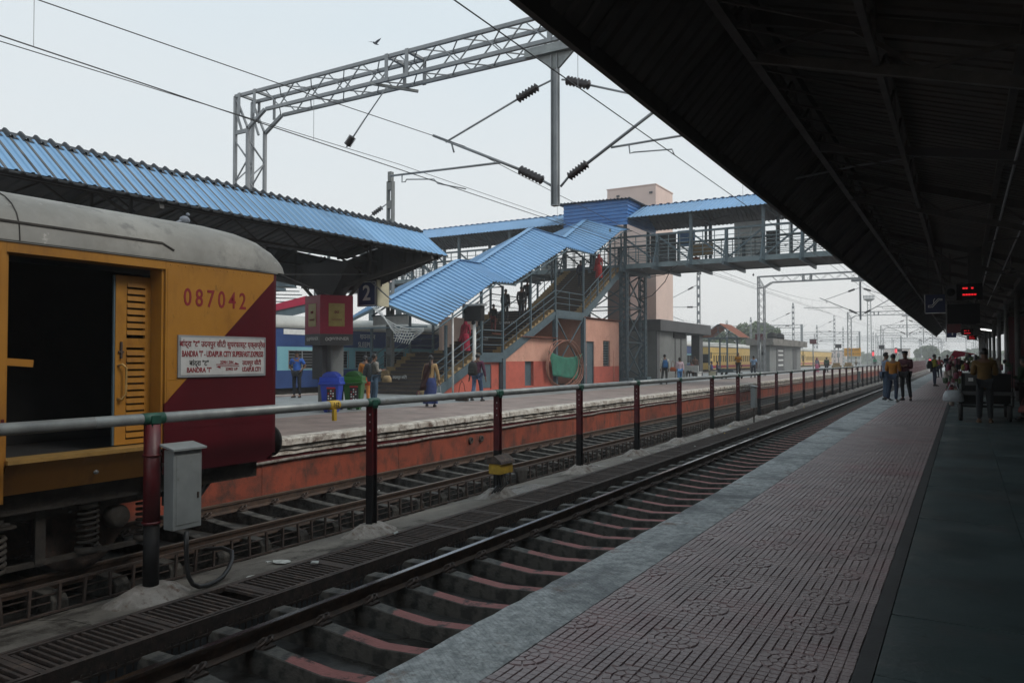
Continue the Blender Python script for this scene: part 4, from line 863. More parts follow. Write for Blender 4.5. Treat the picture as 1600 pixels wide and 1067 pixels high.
# green cloth and hose coils in the open bay
m = MB(); N = 10; v = []
P00, P10, P11, P01 = Vector((-18.5, 34.75, 1.9)), Vector((-18.5, 38.9, 1.78)), Vector((-18.45, 37.9, .35)), Vector((-18.45, 35.1, .6))
for i in range(N + 1):
    for k in range(N + 1):
        u, w_ = k / N, i / N; p = P00.lerp(P10, u).lerp(P01.lerp(P11, u), w_); p.z -= .28 * math.sin(PI * u) * (1 - w_) ; p.x += .07 * math.sin(u * 17 + w_ * 3) * (.3 + w_ * .7); v.append(p)
m.add(v, [(i * (N + 1) + k, i * (N + 1) + k + 1, (i + 1) * (N + 1) + k + 1, (i + 1) * (N + 1) + k) for i in range(N) for k in range(N)], True)
o = m.build('green_cloth', 'cloth_g'); so_ = o.modifiers.new('s', 'SOLIDIFY'); so_.thickness = .01; tag(o, 'green cloth slung across the open bay under the stairs', 'cloth')
hs = thing('hose_coil', 'large coil of copper coloured hose hung in front of the green cloth', 'hose', (-18.35, 36.1, 1.1))
for k in range(4):
    c = MB(); pts = []
    for i in range(37):
        a = 2 * PI * i / 36; pts.append((-18.36 + .05 * k, 36.0 + .12 * k + (1.8 + .12 * k) * math.cos(a) + .28 * math.cos(2 * a + k * .8), 1.22 + (1.22 + .04 * (k % 2)) * math.sin(a)))
    c.tube(pts, .027, 6, cap=False).build('hose_loop', 'hose', hs)
MB().box(-19.3, -18.95, 36.3, 39.2, .7, .75).box(-19.3, -18.95, 36.3, 39.2, 0.05, .1).box(-19.3, -19.25, 36.3, 36.35, 0, 1.6).box(-19.3, -19.25, 39.15, 39.2, 0, 1.6).build('hose_rack', 'steel_rust', hs)
# ================================================================ footbridge
fb = thing('footbridge', 'slate blue steel footbridge with a blue sheet roof crossing the tracks', 'footbridge', (-18.7, 47.5, 0))
YN, YFb = 45.35, 49.5; XL, XR_ = -45.0, 6.0
MB().box(XL, XR_, YN + .05, YFb - .05, 7.28, 7.42).build('deck', 'darkgrey', fb)
for y in (YN, YFb):
    MB().box(XL, XR_, y - .06, y + .06, 7.22, 7.52).build('bottom_chord', 'slate_lt' if y == YN else 'slate', fb)
    MB().box(XL, XR_, y - .06, y + .06, 9.2, 9.32).build('top_chord', 'slate', fb)
    for h in (7.75, 7.98, 8.21, 8.44, 8.67, 8.9): MB().box(XL, XR_, y - .02, y + .02, h - .02, h + .02).build('rail', 'slate_lt', fb)
px0 = -18.55; sp = 2.155; k = -12
while px0 + k * sp < XR_:
    x = px0 + k * sp; tall = (k % 2 == 0)
    for y in (YN, YFb):
        MB().box(x - .09, x + .09, y - .09, y + .09, 7.2, 10.45 if tall else 9.25).build('post', 'slate', fb)
        dirn = 1 if x < -12.5 else -1
        if x + sp < XR_: MB().bar((x + .05, y, 9.15) if dirn > 0 else (x + .05, y, 7.5), (x + sp, y, 7.5) if dirn > 0 else (x + sp, y, 9.15), .1, .1).build('diagonal', 'slate', fb)
        for q in (1, 2): MB().box(x + sp * q / 3 - .02, x + sp * q / 3 + .02, y - .03, y + .03, 7.5, 9.2).build('baluster', 'slate_lt', fb)
    MB().bar((x, YN - .9, 7.12), (x, YFb + .3, 7.12), .12, .2).bar((x, YN - .85, 7.18), (x, YN, 9.0), .07).build('outrigger', 'slate', fb)
    if tall: MB().bar((x, YN, 10.4), (x, 47.5, 11.4), .08).bar((x, YFb, 10.4), (x, 47.5, 11.4), .08).bar((x, YN, 10.4), (x, YFb, 10.4), .06).build('rafter', 'slate', fb)
    k += 1
for a, b_ in ((XL, -22.6), (-18.25, XR_)):
    for ya, zz, yb, nm, m, off in ((44.75, 10.38, 47.55, 'roof_sheet', 'blue_roof', 0), (50.2, 10.38, 47.55, 'roof_sheet', 'blue_roof', 0), (44.75, 10.38, 47.55, 'soffit_sheet', 'under_sheet', -.04), (50.2, 10.38, 47.55, 'soffit_sheet', 'under_sheet', -.04)):
        x = a
        while x < b_:
            L = min(4.3, b_ - x); corr(MB(), (x, ya, zz + off), (L - .003, 0, 0), (0, yb - ya, 1.2), .27, .05).build(nm, m, fb, fix=False); x += L
    c = MB(); corr(c, (a, 47.35, 11.56), (b_ - a, 0, 0), (0, .4, 0), .5, .06, frac=.6); c.build('ridge_cap', 'blue_clad', fb, fix=False)
for a, b_, z0, z1, m in ((-12.7, -10.9, 7.55, 10.3, 'whitesheet'), (-18.4, -16.6, 7.5, 10.0, 'darkgrey'), (-31, -29.5, 7.5, 10.3, 'whitesheet'), (-27, -25.6, 7.6, 10.3, 'whitesheet'), (-10.7, -10.0, 7.6, 9.6, 'darkgrey')):
    MB().box(a, b_, YFb + .07, YFb + .1, z0, z1).build('side_panel', m, fb)
    if m == 'whitesheet':
        for q in range(5): MB().box(a, b_, YFb + .05, YFb + .07, z0 + .3 + q * .5, z0 + .33 + q * .5).build('panel_rail', 'slate_lt', fb)
MB().box(-16.5, -15.3, YFb + .07, YFb + .1, 9.0, 10.1).build('side_panel', 'blue_clad', fb)
for a in (-14.6, -9.2, -5): MB().box(a, a + .14, YFb - .1, YFb + .04, 7.5, 10.35).build('far_post', 'slate', fb)
MB().box(-15.5, -14.0, 49.2, 49.25, 8.3, 9.1).build('notice', 'step_y', fb); MB().box(-15.6, -14.9, 49.2, 49.25, 7.7, 8.2).build('notice', 'tile_roof', fb)
# blue clad dormer where stairs and bridge meet
dm = MB(); corr(dm, (-22.75, 44.9, 10.0), (0, 0, 1.65), (4.55, 0, 0), .24, .06); dm.build('dormer_cladding', 'blue_clad', fb, fix=False)
dm = MB(); corr(dm, (-18.2, 44.9, 10.0), (0, 0, 1.6), (0, 5.2, 0), .24, .06); dm.build('dormer_cladding', 'blue_clad', fb, fix=False)
dm = MB(); corr(dm, (-23.2, 44.5, 11.72), (5.3, 0, -.12), (0, 6.0, 0), .25, .05); dm.build('dormer_roof', 'blackcap', fb, fix=False)
# lattice legs
for x in (-18.75, -22.95):
    for y in (45.6, 48.9):
        b = MB()
        for dx, dy in ((-.2, -.12), (.2, -.12), (-.2, .12), (.2, .12)): b.box(x + dx - .05, x + dx + .05, y + dy - .05, y + dy + .05, 0, 7.2)
        z = .3; f = 0
        while z < 7:
            for dy in (-.16, .16): b.bar((x - .2 if f else x + .2, y + dy, z), (x + .2 if f else x - .2, y + dy, z + .35), .02, .07)
            for dx in (-.25, .25): b.bar((x + dx, y - .12 if f else y + .12, z), (x + dx, y + .12 if f else y - .12, z + .35), .02, .05)
            z += .35; f ^= 1
        b.box(x - .45, x + .45, y - .4, y + .4, 0, .25); b.build('lattice_leg', 'slate', fb)
    for z in (.3, 2.6, 4.9):
        MB().bar((x, 45.8, z), (x, 48.7, z + 2.2), .08).bar((x, 48.7, z), (x, 45.8, z + 2.2), .08).bar((x, 45.8, z + 2.25), (x, 48.7, z + 2.25), .07).build('cross_brace', 'slate', fb)
for z in (.3, 2.6, 4.9):
    for y in (45.6, 48.9): MB().bar((-18.95, y, z), (-22.75, y, z + 2.2), .08).bar((-22.75, y, z), (-18.95, y, z + 2.2), .08).bar((-18.95, y, z + 2.25), (-22.75, y, z + 2.25), .07).build('cross_brace', 'slate', fb)
for x in (-40, 5.0):
    for y in (45.6, 48.9): MB().box(x - .2, x + .2, y - .15, y + .15, -.9 if x < 0 else 0, 7.2).build('lattice_leg', 'slate', fb)
for pts in ([(-17.5, 45.2, 7.2), (-16.8, 45.2, 6.6), (-15.9, 45.2, 6.7), (-15.0, 45.2, 7.25)], [(-14, 45.2, 10), (-13, 45.2, 9.8), (-11.8, 45.2, 10.05)]): MB().tube(pts, .02, 5).build('loose_cable', 'cable', fb)
MB().tube([(-18.6, 46.6, 5.6), (-17.9, 46.4, 5.3), (-17.0, 46, 5.5), (-16.0, 45.6, 6.3), (-15.5, 45.5, 7.2)], .025, 5).build('loose_cable', 'cable', fb)
# ================================================================ lift building and tower
lb = thing('lift_building', 'grey clad lift lobby with a dark flat fascia roof behind the bridge legs', 'building', (-21, 58, 0))
MB().box(-23, -19.3, 53.2, 60.2, 0, 3.5).build('wall', 'greystone', lb)
MB().box(-19.32, -19.27, 53.1, 53.7, 0, 3.5).build('dark_pilaster', 'darkgrey', lb)
MB().box(-19.3, -19.27, 57.2, 57.4, 0, 3.5).box(-19.3, -19.25, 58.6, 58.75, 0, 3.5).build('dark_pilaster', 'darkgrey', lb)
MB().box(-19.3, -19.2, 56.8, 59.6, 3.1, 3.75).build('signboard', 'dark', lb)
MB().box(-23.4, -18.9, 52.9, 65.7, 3.52, 4.36).build('roof_fascia', 'darkgrey', lb, .03)
MB().box(-20.0, -19.3, 63.6, 64.6, 0, 3.52).build('column', 'darkgrey', lb); MB().box(-23, -22.2, 63.6, 64.6, 0, 3.52).build('column', 'darkgrey', lb)
lt = thing('lift_tower', 'tall plain pink lift tower rising behind the footbridge', 'tower', (-22, 57, 4.4))
MB().box(-24.0, -20.0, 55, 58.9, 4.37, 14.75).build('shaft', 'pinktower', lt)
MB().box(-24.05, -19.95, 54.95, 58.95, 14.75, 14.82).build('coping', 'pinktower', lt)
for x in (-23.2, -20.5): MB().box(x, x + .25, 54.93, 54.99, 14.1, 14.25).build('spout', 'darkgrey', lt)
MB().box(-22.8, -21.0, 52.3, 55, 4.37, 7.9).build('link_block', 'pinktower_shade', lt); MB().box(-22.85, -20.9, 52.2, 55, 7.9, 8.05).build('link_roof', 'slate_lt', lt)
# ================================================================ near canopy
c1 = thing('near_canopy', 'dark grimy underside of the long corrugated canopy over the near platform', 'canopy', (0, 40, 0))
A0, A1 = -9.0, 108.0
EX, EZ, RX, RZ, VX, VZ, OX, OZ = -2.8, 4.25, -1.86, 5.25, 1.65, 4.12, 6.2, 5.3
def csheet(p0, L, v, nm, pitch, h=.035):
    y = p0[1]; e = y + L
    while y < e - .1:
        l = min(6.0, e - y); corr(MB(), (p0[0], y, p0[2] + random.uniform(-.004, .004)), (0, l + .06, 0), v, pitch, h).build(nm, 'c1sheet', c1, fix=False); y += l
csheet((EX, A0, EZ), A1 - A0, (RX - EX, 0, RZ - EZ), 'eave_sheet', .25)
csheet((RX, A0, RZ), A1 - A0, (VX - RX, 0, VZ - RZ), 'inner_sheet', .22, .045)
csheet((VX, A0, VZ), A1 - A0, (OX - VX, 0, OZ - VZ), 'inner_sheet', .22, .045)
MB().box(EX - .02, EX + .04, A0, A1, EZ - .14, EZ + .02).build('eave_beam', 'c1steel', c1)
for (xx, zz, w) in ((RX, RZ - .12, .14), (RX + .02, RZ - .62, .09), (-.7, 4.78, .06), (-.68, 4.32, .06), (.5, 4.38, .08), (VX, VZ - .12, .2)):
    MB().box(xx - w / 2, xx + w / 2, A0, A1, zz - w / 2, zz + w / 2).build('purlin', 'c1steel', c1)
tm = MB(); y = A0; f = 0
while y < 70:
    tm.bar((RX, y, RZ - .16 if f else RZ - .6), (RX, y + .62, RZ - .6 if f else RZ - .16), .03).bar((-.69, y, 4.75 if f else 4.34), (-.69, y + .62, 4.34 if f else 4.75), .025)
    tm.bar((RX, y, RZ - .62), (-.69, y + .62, 4.34), .02); y += .62; f ^= 1
tm.build('truss_web', 'c1steel', c1)
for fy in (9.5, 15.5, 21.5, 27.5):
    fn = MB().tube([(1.0, fy, 4.2), (1.0, fy, 3.62)], .02, 6).lathe((1.0, fy, 3.5), [(0, 0), (.1, .0), (.12, .06), (.06, .13), (0, .13)], 12)
    for q in range(3): a_ = 2.1 * q + fy; fn.bar((1.0 + .1 * math.cos(a_), fy + .1 * math.sin(a_), 3.56), (1.0 + .62 * math.cos(a_), fy + .62 * math.sin(a_), 3.54), .14, .01)
    tag(fn.build('ceiling_fan', 'c1steel'), 'dark ceiling fan hanging under the near canopy, %s' % {9.5: 'nearest of the row', 15.5: 'second of the row', 21.5: 'third of the row by the indicator', 27.5: 'farthest of the row'}[fy], 'fan', 'ceiling fans under the near canopy')
y = -2.0; k = 0
while y < A1:
    MB().bar((EX, y, EZ - .05), (RX, y, RZ - .08), .05, .07).build('rafter', 'c1steel', c1)
    if k % 4 == 1:
        g_ = MB().bar((RX, y, RZ - .2), (VX, y, VZ - .15), .07, .14).bar((RX, y, RZ - .62), (VX, y, VZ - .55), .06, .10)
        g_.bar((RX, y, RZ - .62), (-1.0, y, 4.8), .04).bar((-1.0, y, 4.8), (-.3, y, 4.2), .04).bar((-.3, y, 4.2), (.5, y, 4.3), .04).bar((.5, y, 4.3), (1.1, y, 3.8), .04)
        g_.bar((VX, y, VZ - .55), (OX, y, OZ - .2), .08, .12).build('roof_girder', 'c1steel', c1)
        if y > 24: MB().tube([(VX, y, 0), (VX, y, VZ - .1)], .09, 10).build('column', 'c1steel' if y < 38 else 'galv', c1)
    y += 2.0; k += 1
MB().tube([(-3.0, 13.7, 4.55), (-1.5, 13.9, 4.75), (.35, 14.2, 4.9)], .018, 6).build('stay_pipe', 'galv2', c1)
MB().bar((-1.9, 12.0, 4.66), (1.6, 12.0, 4.0), .05, .12).build('conduit_tray', 'darkgrey', c1)
MB().tube([(.62, 6, 4.1), (.62, 40, 4.1)], .02, 6).tube([(.95, 5, 3.9), (.95, 40, 3.9)], .016, 6).build('conduit', 'galv2', c1)
# hanging indicators
def led(x, y, z, w, h, label, digits='20:10'):
    t_ = thing('train_indicator', label, 'indicator', (x, y, z), 'hanging train indicators')
    MB().box(x - w / 2, x + w / 2, y, y + .25, z - h / 2, z + h / 2).build('casing', 'black', t_)
    MB().box(x - .03, x + .03, y + .1, y + .16, z + h / 2, 4.3).build('hanger', 'c1steel', t_)
    for r_, s in ((.22, '== =='), (-.18, '=.=.=')):
        for i in range(4 if r_ > 0 else 5):
            xx = x - w * .22 + i * w * .11
            if r_ > 0 and i == 2: continue
            MB().box(xx - w * .042, xx + w * .042, y - .006, y - .001, z + h * r_ - h * .05, z + h * r_ + h * .05).build('led_segment', 'led', t_)
    return t_
led(.15, 22.0, 3.16, .56, .40, 'nearest hanging indicator with bright red digits under the near canopy')
led(.20, 35, 3.02, .5, .34, 'second hanging indicator with red digits, just below the nearest one'); led(.22, 52, 3.05, .6, .36, 'third hanging indicator in the row'); led(.62, 72, 3.2, .7, .36, 'farthest hanging indicator, low over the vendor')
MB().box(.12, .42, 22.3, 22.6, 3.36, 4.3).build('drop_duct', 'c1steel', c1)
es = thing('escalator_sign', 'dark blue hanging sign with a white escalator symbol under the near canopy', 'sign', (-.6, 22, 2.7))
MB().box(-.82, -.38, 22, 22.06, 2.66, 3.12).build('panel', 'navy2', es)
MB().box(-.83, -.37, 21.99, 21.998, 2.64, 2.66).box(-.835, -.822, 21.99, 21.998, 2.66, 3.12).build('edge_line', 'textwhite', es)
MB().tube([(-.75, 21.985, 2.80), (-.66, 21.985, 2.80), (-.52, 21.985, 2.97), (-.44, 21.985, 2.97), (-.44, 21.985, 3.0), (-.53, 21.985, 3.01), (-.67, 21.985, 2.845), (-.75, 21.985, 2.845), (-.75, 21.985, 2.80)], .008, 5).tube([(-.63, 21.985, 2.9), (-.63, 21.985, 2.98), (-.6, 21.985, 3.02)], .008, 5).build('escalator_symbol', 'textwhite', es)
for xx in (-.75, -.45): MB().box(xx - .01, xx + .01, 22.02, 22.04, 3.12, 4.45).build('hanger', 'c1steel', es)
cl = thing('platform_clock', 'round dark fan in a pale square frame beside the nearest indicator', 'fan', (-.22, 22.1, 3.2))
MB().box(-.36, -.14, 22.1, 22.2, 2.98, 3.34).build('frame', 'darkgrey', cl); MB().lathe((-.25, 22.1, 3.17), [(.0, -.02), (.09, -.02), (.1, 0)], 16, 'y').build('fan_disc', 'black', cl)
bs = thing('hanging_boards', 'dark hanging board with a thin pale edge below the nearest indicator', 'sign', (.0, 24, 2.6))
MB().box(-.36, .40, 24, 24.1, 2.45, 2.98).build('panel', 'dark', bs); MB().box(-.40, -.385, 23.98, 24.1, 2.22, 3.0).build('edge_strip', 'galv2', bs); MB().box(-.38, -.05, 24, 24.05, 2.2, 2.44).build('red_panel', 'post_red', bs)
for xx in (-.3, .3): MB().box(xx - .01, xx + .01, 24.03, 24.06, 2.98, 4.4).build('hanger', 'c1steel', bs)
n1 = thing('platform_one_sign', 'dark blue hanging sign with a white 1 under the near canopy', 'sign', (-.3, 26, 2.1))
MB().box(-.42, -.17, 26, 26.05, 2.12, 2.40).build('panel', 'navy', n1); text('1', .22, 'textwhite', n1, (-.27, 25.995, 2.26), 'y', bold=.004); MB().box(-.44, -.425, 25.98, 26.04, 2.0, 2.42).build('edge_strip', 'galv2', n1); MB().box(-.31, -.29, 26.02, 26.04, 2.4, 4.55).build('hanger', 'c1steel', n1)
tl = thing('tube_light', 'single glowing tube light under the near canopy', 'lamp', (.9, 42, 2.85)); MB().tube([(.72, 42, 2.88), (1.15, 42, 2.80)], .028, 8).build('tube', 'tube', tl); MB().box(.7, 1.17, 42.03, 42.09, 2.86, 2.92).build('fitting', 'galv2', tl); MB().box(.92, .94, 42.04, 42.06, 2.92, 4.35).build('hanger', 'c1steel', tl)
# station building added right of the near platform to block sky light
sb = thing('light_block_building', 'plain station building front added along the right of the near platform to block light', 'building', (5.6, 40, 0))
MB().box(5.6, 9, A0, A1, 0, 5.12).build('wall', 'conc', sb)
for y in range(-6, 104, 8): MB().box(5.54, 5.597, y, y + 2.4, .02, 2.6).build('doorway', 'darkgrey', sb)
MB().box(2.0, 5.6, 46, 46.2, 0, 3.6).build('cross_wall', 'post_red', sb)
MB().box(1.9, 3.4, 30, 33, 0, 2.5).build('kiosk', 'darkgrey', sb)
# ================================================================ overhead line
def gantry(Y, xt=-16.8, xr=3.4, full=True, label=''):
    g = thing('overhead_gantry', label, 'gantry', (xt, Y, 0), 'gantries carrying the overhead wires')
    yn, yf = Y - .02, Y + .55; zb, zt = 8.02, 8.56
    base = 0
    for (x0, zz0) in ((xt, base), (xr, 0)):
        s = -1 if x0 > -5 else 1; l = MB(); w = .5 * s
        for a, y in ((0, yn), (w, yn), (0, yf), (w, yf)): l.box(x0 + a - .04, x0 + a + .04, y - .04, y + .04, zz0, zt if a == 0 else zb - .35)
        l.build('tower_legs', 'galv2', g); l = MB(); z = zz0 + .2; f = 0
        st_ = .55
        while z < zb - .9:
            for y in (yn, yf): l.bar((x0 + (0 if f else w), y, z), (x0 + (w if f else 0), y, z + st_), .03)
            for a in (0, w): l.bar((x0 + a, yn if f else yf, z), (x0 + a, yf if f else yn, z + st_), .03)
            z += st_; f ^= 1
        for z in (zb - .45, 4.5): l.box(min(x0, x0 + w), max(x0, x0 + w), yn - .03, yn + .03, z - .05, z + .05)
        for y in (yn, yf): l.bar((x0 + w, y, zb - .4), (x0 + w * 2.3, y, zb), .08).bar((x0, y, zt), (x0 + w, y, zb - .4), .05).bar((x0, y, zt - .35), (x0 + .5 * w, y, zb - .4), .05)
        l.build('tower_lacing', 'galv2', g)
    b = MB()
    for y in (yn, yf): b.box(xt, xr, y - .04, y + .04, zt - .04, zt + .04).box(xt + 1.2, xr - 1.2, y - .04, y + .04, zb - .04, zb + .04)
    b.build('boom_chord', 'galv2', g); b = MB(); n = int((xr - xt) / .55); f = 0
    for i in range(2, n - 2):
        a, c = xt + (xr - xt) * i / n, xt + (xr - xt) * (i + 1) / n
        for y in (yn, yf): b.bar((a, y, zb if f else zt), (c, y, zt if f else zb), .025)
        if full:
            for z in (zb, zt): b.bar((a, yn if f else yf, z), (c, yf if f else yn, z), .025)
        f ^= 1
    b.build('boom_lacing', 'galv2', g)
    for xc in (-11.2, -6.9, 1.0) + ((-16.3,) if full else ()):
        s = MB()
        for dx in (-.3, .3): s.box(xc + dx - .05, xc + dx + .05, yn - .06, yn - .045, zb - .05, zt + .05).box(xc + dx - .05, xc + dx + .05, yf + .045, yf + .06, zb - .05, zt + .05).box(xc + dx - .04, xc + dx + .04, yn, yf, zt - .03, zt + .03)
        s.build('splice_plate', 'galv2', g)
    ym = Y; zm = 4.62
    MB().box(-7.17, -7.03, ym - .012, ym + .012, zm, 7.7).box(-7.17, -7.155, ym - .07, ym + .07, zm, 7.7).box(-7.045, -7.03, ym - .07, ym + .07, zm, 7.7).box(-7.17, -7.03, ym - .07, ym + .07, zm - .02, zm).build('drop_mast', 'galv2', g)
    MB().box(-7.75, -6.3, yn - .12, yn + .02, 7.72, 7.90).prism([(-7.5, 7.72), (-6.65, 7.72), (-7.0, 7.42), (-7.2, 7.42)], 'y', ym - .03, ym + .03).build('mast_gusset', 'galv', g) if full else MB().box(-7.75, -6.3, yn - .12, yn + .02, 7.72, 7.90).build('mast_gusset', 'galv2', g)
    def arm(pts, r, nm='bracket_tube'): MB().tube([(x, ym, z) for x, z in pts], r, 7).build(nm, 'galv2', g)
    def ins(a, b_):
        A, B = Vector((a[0], ym, a[1])), Vector((b_[0], ym, b_[1])); m = MB(); rr = []; pts = []
        for i in range(15): pts.append(A.lerp(B, i / 14)); rr.append(.035 if i in (0, 14) else (.10 if i % 2 else .055))
        m.tube(pts, rr, 10).build('insulator', 'insul', g)
    arm([(-7.15, 7.2), (-7.55, 7.1)], .02); ins((-7.5, 7.12), (-8.0, 6.94)); arm([(-8.0, 6.94), (-9.84, 6.31)], .022)
    arm([(-7.15, 5.0), (-7.42, 5.17)], .025); ins((-7.38, 5.15), (-7.95, 5.46)); arm([(-7.95, 5.46), (-10.19, 6.51)], .032)
    arm([(-8.41, 5.66), (-11.43, 5.75)], .025); arm([(-11.08, 5.74), (-11.08, 5.56), (-10.98, 5.56), (-10.95, 5.61), (-10.17, 5.52), (-10.06, 5.41), (-9.3, 5.2)], .014)
    arm([(-6.95, 7.16), (-6.85, 7.14)], .02); ins((-6.85, 7.13), (-6.32, 6.93)); arm([(-6.32, 6.93), (-4.4, 6.2)], .022)
    arm([(-6.98, 4.98), (-6.78, 5.18)], .025); ins((-6.8, 5.15), (-6.38, 5.38)); arm([(-6.38, 5.38), (-4.0, 6.75)], .032)
    arm([(-5.87, 5.62), (-4.42, 5.64)], .022); arm([(-5.5, 5.61), (-5.48, 5.45), (-5.4, 5.46), (-4.64, 5.41), (-4.6, 5.3)], .014)
    arm([(-9.7, 6.3), (-9.62, 6.05)], .02)
    if full:
        MB().bar((-11.95, yn - .1, 7.98), (-11.2, yf + .2, 7.92), .06).build('hanger_bracket', 'galv', g)
        arm([(-11.5, 7.9), (-12.25, 7.18)], .016); ins((-12.6, 6.85), (-12.78, 6.66)); arm([(-12.25, 7.18), (-12.8, 6.62)], .02)
    return g
gantry(13.65, label='large galvanised lattice gantry nearest the camera, its end tower rising through the blue canopy')
gantry(67.0, xt=-15.2, full=False, label='second lattice gantry standing beyond the footbridge')
gantry(126, xt=-15.2, full=False, label='third gantry further down the line beyond the footbridge')
gantry(180, xt=-15.2, full=False, label='fourth gantry, small and hazy down the line')
gantry(234, xt=-21, full=False, label='fifth gantry, far down the line in haze')
gantry(290, xt=-21, full=False, label='sixth gantry, far down the line in haze'); gantry(345, xt=-30, full=False, label='farthest gantry, faint against the sky')
# wires
SUP = [-40, 13.65, 67, 126, 180, 234, 290, 345]
def span_pts(z0, sag, a, b_, x, n=10): return [(x, a + (b_ - a) * i / n, z0 - sag * 4 * (i / n) * (1 - i / n)) for i in range(n + 1)]
wi = 0
for x, nm, lbl in ((-9.35, 'second', 'over the second track'), (-4.43, 'near', 'over the nearest track')):
    w = thing('overhead_wire', 'overhead contact wire and its catenary hung %s' % lbl, 'wire', (x, 14, 5.2), 'overhead wires')
    for a, b_ in zip(SUP[:-1], SUP[1:]):
        MB().tube([(x, a, 5.16), (x, b_, 5.16)], .0085, 5).build('contact_wire', 'cable', w); cp = span_pts(6.15, .75, a, b_, x, 12); MB().tube(cp, .0075, 5).build('catenary_wire', 'cable', w)
        d = MB()
        for i in range(1, 12): 
            if a < 200: d.tube([cp[i], (x, cp[i][1], 5.16)], .004, 4)
        d.build('dropper', 'galv2', w)
w = thing('overhead_wire', 'slack single wire running left of the second track under the first gantry', 'wire', (-10.4, 14, 5.3), 'overhead wires'); MB().tube([(-9.9, -20, 5.35), (-9.9, 4.3, 5.3), (-11.2, 13.65, 6.0), (-9.5, 40, 5.3), (-9.45, 67, 5.3)], .0065, 5).build('contact_wire', 'cable', w)
# slotted concrete masts on the left
def smast(x, Y, zt, label, z0=0, arms=True, s=1):
    m_ = thing('slotted_mast', label, 'mast', (x, Y, z0), 'slotted masts left of the tracks')
    h = .17; b = MB().box(x - h, x - h + .07, Y - .1, Y + .1, z0, zt).box(x + h - .07, x + h, Y - .1, Y + .1, z0, zt); z = z0 + .3
    b.box(x - h + .07, x + h - .07, Y - .1, Y + .1, z0, z0 + .3)
    while z < zt: b.box(x - h + .07, x + h - .07, Y - .1, Y + .1, z + .5, min(zt, z + .85)); z += .85
    b.build('mast', 'greystone' if Y < 60 else 'galv2', m_)
    if arms:
        for (za, zb_, L) in ((zt - 1.0, zt - 2.4, 3.2), (zt - 3.2, zt - 3.1, 3.6)):
            A = Vector((x - .2 * s, Y, za)); B = Vector((x - L * s, Y, zb_)); MB().tube([A, B], .03, 5).build('bracket_tube', 'galv2', m_)
            pts = [A.lerp(B, .12 + .16 * i / 8) for i in range(9)]; MB().tube(pts, [.05 if i % 2 else .12 for i in range(9)], 8).build('insulator', 'insul', m_)
    return m_
smast(-22.75, 27.2, 9.7, 'slotted concrete mast rising past the far canopy, with a sign fixed to it')
smast(-22.75, 74.8, 9.85, 'slotted mast with birds on top beside the lift tower'); smast(-22.75, 124, 9.75, 'slotted mast behind the grey kiosk'); smast(-22.75, 168, 10.3, 'slotted mast between the yellow coaches and the name board')
for i, (x, y, z) in enumerate(((-33, 92, 8.5), (-33, 140, 8.6), (-40, 150, 9), (-27, 215, 9.5), (-24, 260, 9.6), (-33, 300, 9.5), (-20, 320, 9.2), (-13, 310, 9), (-38, 240, 9), (-50, 230, 9), (-28, 180, 8.6), (-45, 190, 8.8), (-17, 390, 9.5), (-8, 370, 9.4), (1, 350, 9.3), (6, 300, 9), (-31, 380, 9.6))):
    smast(x, y, z, 'distant slotted mast, %s in the haze %s' % (['taller', 'shorter', 'slim', 'paler'][i % 4], ['over the yellow coaches', 'left of the light tower', 'right of the light tower', 'near the round hazy tree', 'left of the picket fence'][i // 4]), z0=-1.2, s=1 if i % 2 else -1)
for i, (y, xl, xr, z) in enumerate(((150, -50, -26, 7.2), (205, -60, -22, 7.5), (255, -70, -16, 7.6), (310, -60, 10, 7.8))):
    b = MB().box(xl, xr, y - .05, y + .05, z, z + .1).box(xl, xr, y - .05, y + .05, z + .6, z + .7); x = xl
    while x < xr: b.bar((x, y, z), (x + .8, y, z + .6), .04); x += .8
    tag(b.build('cross_boom', 'galv2'), 'faint horizontal lattice boom strung between distant masts', 'boom', 'distant booms')
    for xx in (xl, xr): tag(MB().box(xx - .2, xx + .2, y - .2, y + .2, -1.2, z + .7).build('boom_post', 'galv2'), 'plain post carrying a distant lattice boom', 'mast', 'posts of the distant booms')
for i, (x, z0, a, b_) in enumerate(((-26.2, 6.0, 20, 400), (-31, 6.1, 20, 400), (-26.2, 5.0, 20, 400), (-36, 6, 60, 400), (-14.5, 5.3, 210, 400), (-1, 6.6, 130, 400))):
    pts = []; y = a
    while y < b_: pts += [(x, y + 50 * k / 5, z0 - .5 * 4 * (k / 5) * (1 - k / 5)) for k in range(5)]; y += 50
    tag(MB().tube(pts, .012, 4).build('yard_wire', 'cable'), 'thin overhead wire over the yard tracks left of the far platform', 'wire', 'yard wires')
lt_ = thing('light_tower', 'tall slim lattice tower with a lamp gallery, hazy beyond the platforms', 'tower', (-19.3, 200, -1.2))
b = MB()
for dx, dy in ((-.5, -.5), (.5, -.5), (.5, .5), (-.5, .5)): b.bar((-19.3 + dx, 200 + dy, -1.2), (-19.3 + dx * .7, 200 + dy * .7, 15.2), .1)
z = -.5
while z < 15: 
    for s in (1, -1): b.bar((-19.3 - .45 * s, 199.6, z), (-19.3 + .45 * s, 199.6, z + .8), .05)
    z += .8
b.build('lattice_shaft', 'galv2', lt_); MB().lathe((-19.3, 200, 15.2), [(.5, 0), (1.3, .5), (1.3, .6), (0, .6)], 10).build('gallery', 'galv2', lt_)
for i in range(8): MB().box(-20.5 + i * .32, -20.28 + i * .32, 199, 199.2, 15.9, 16.6).build('floodlight', 'galv2', lt_)
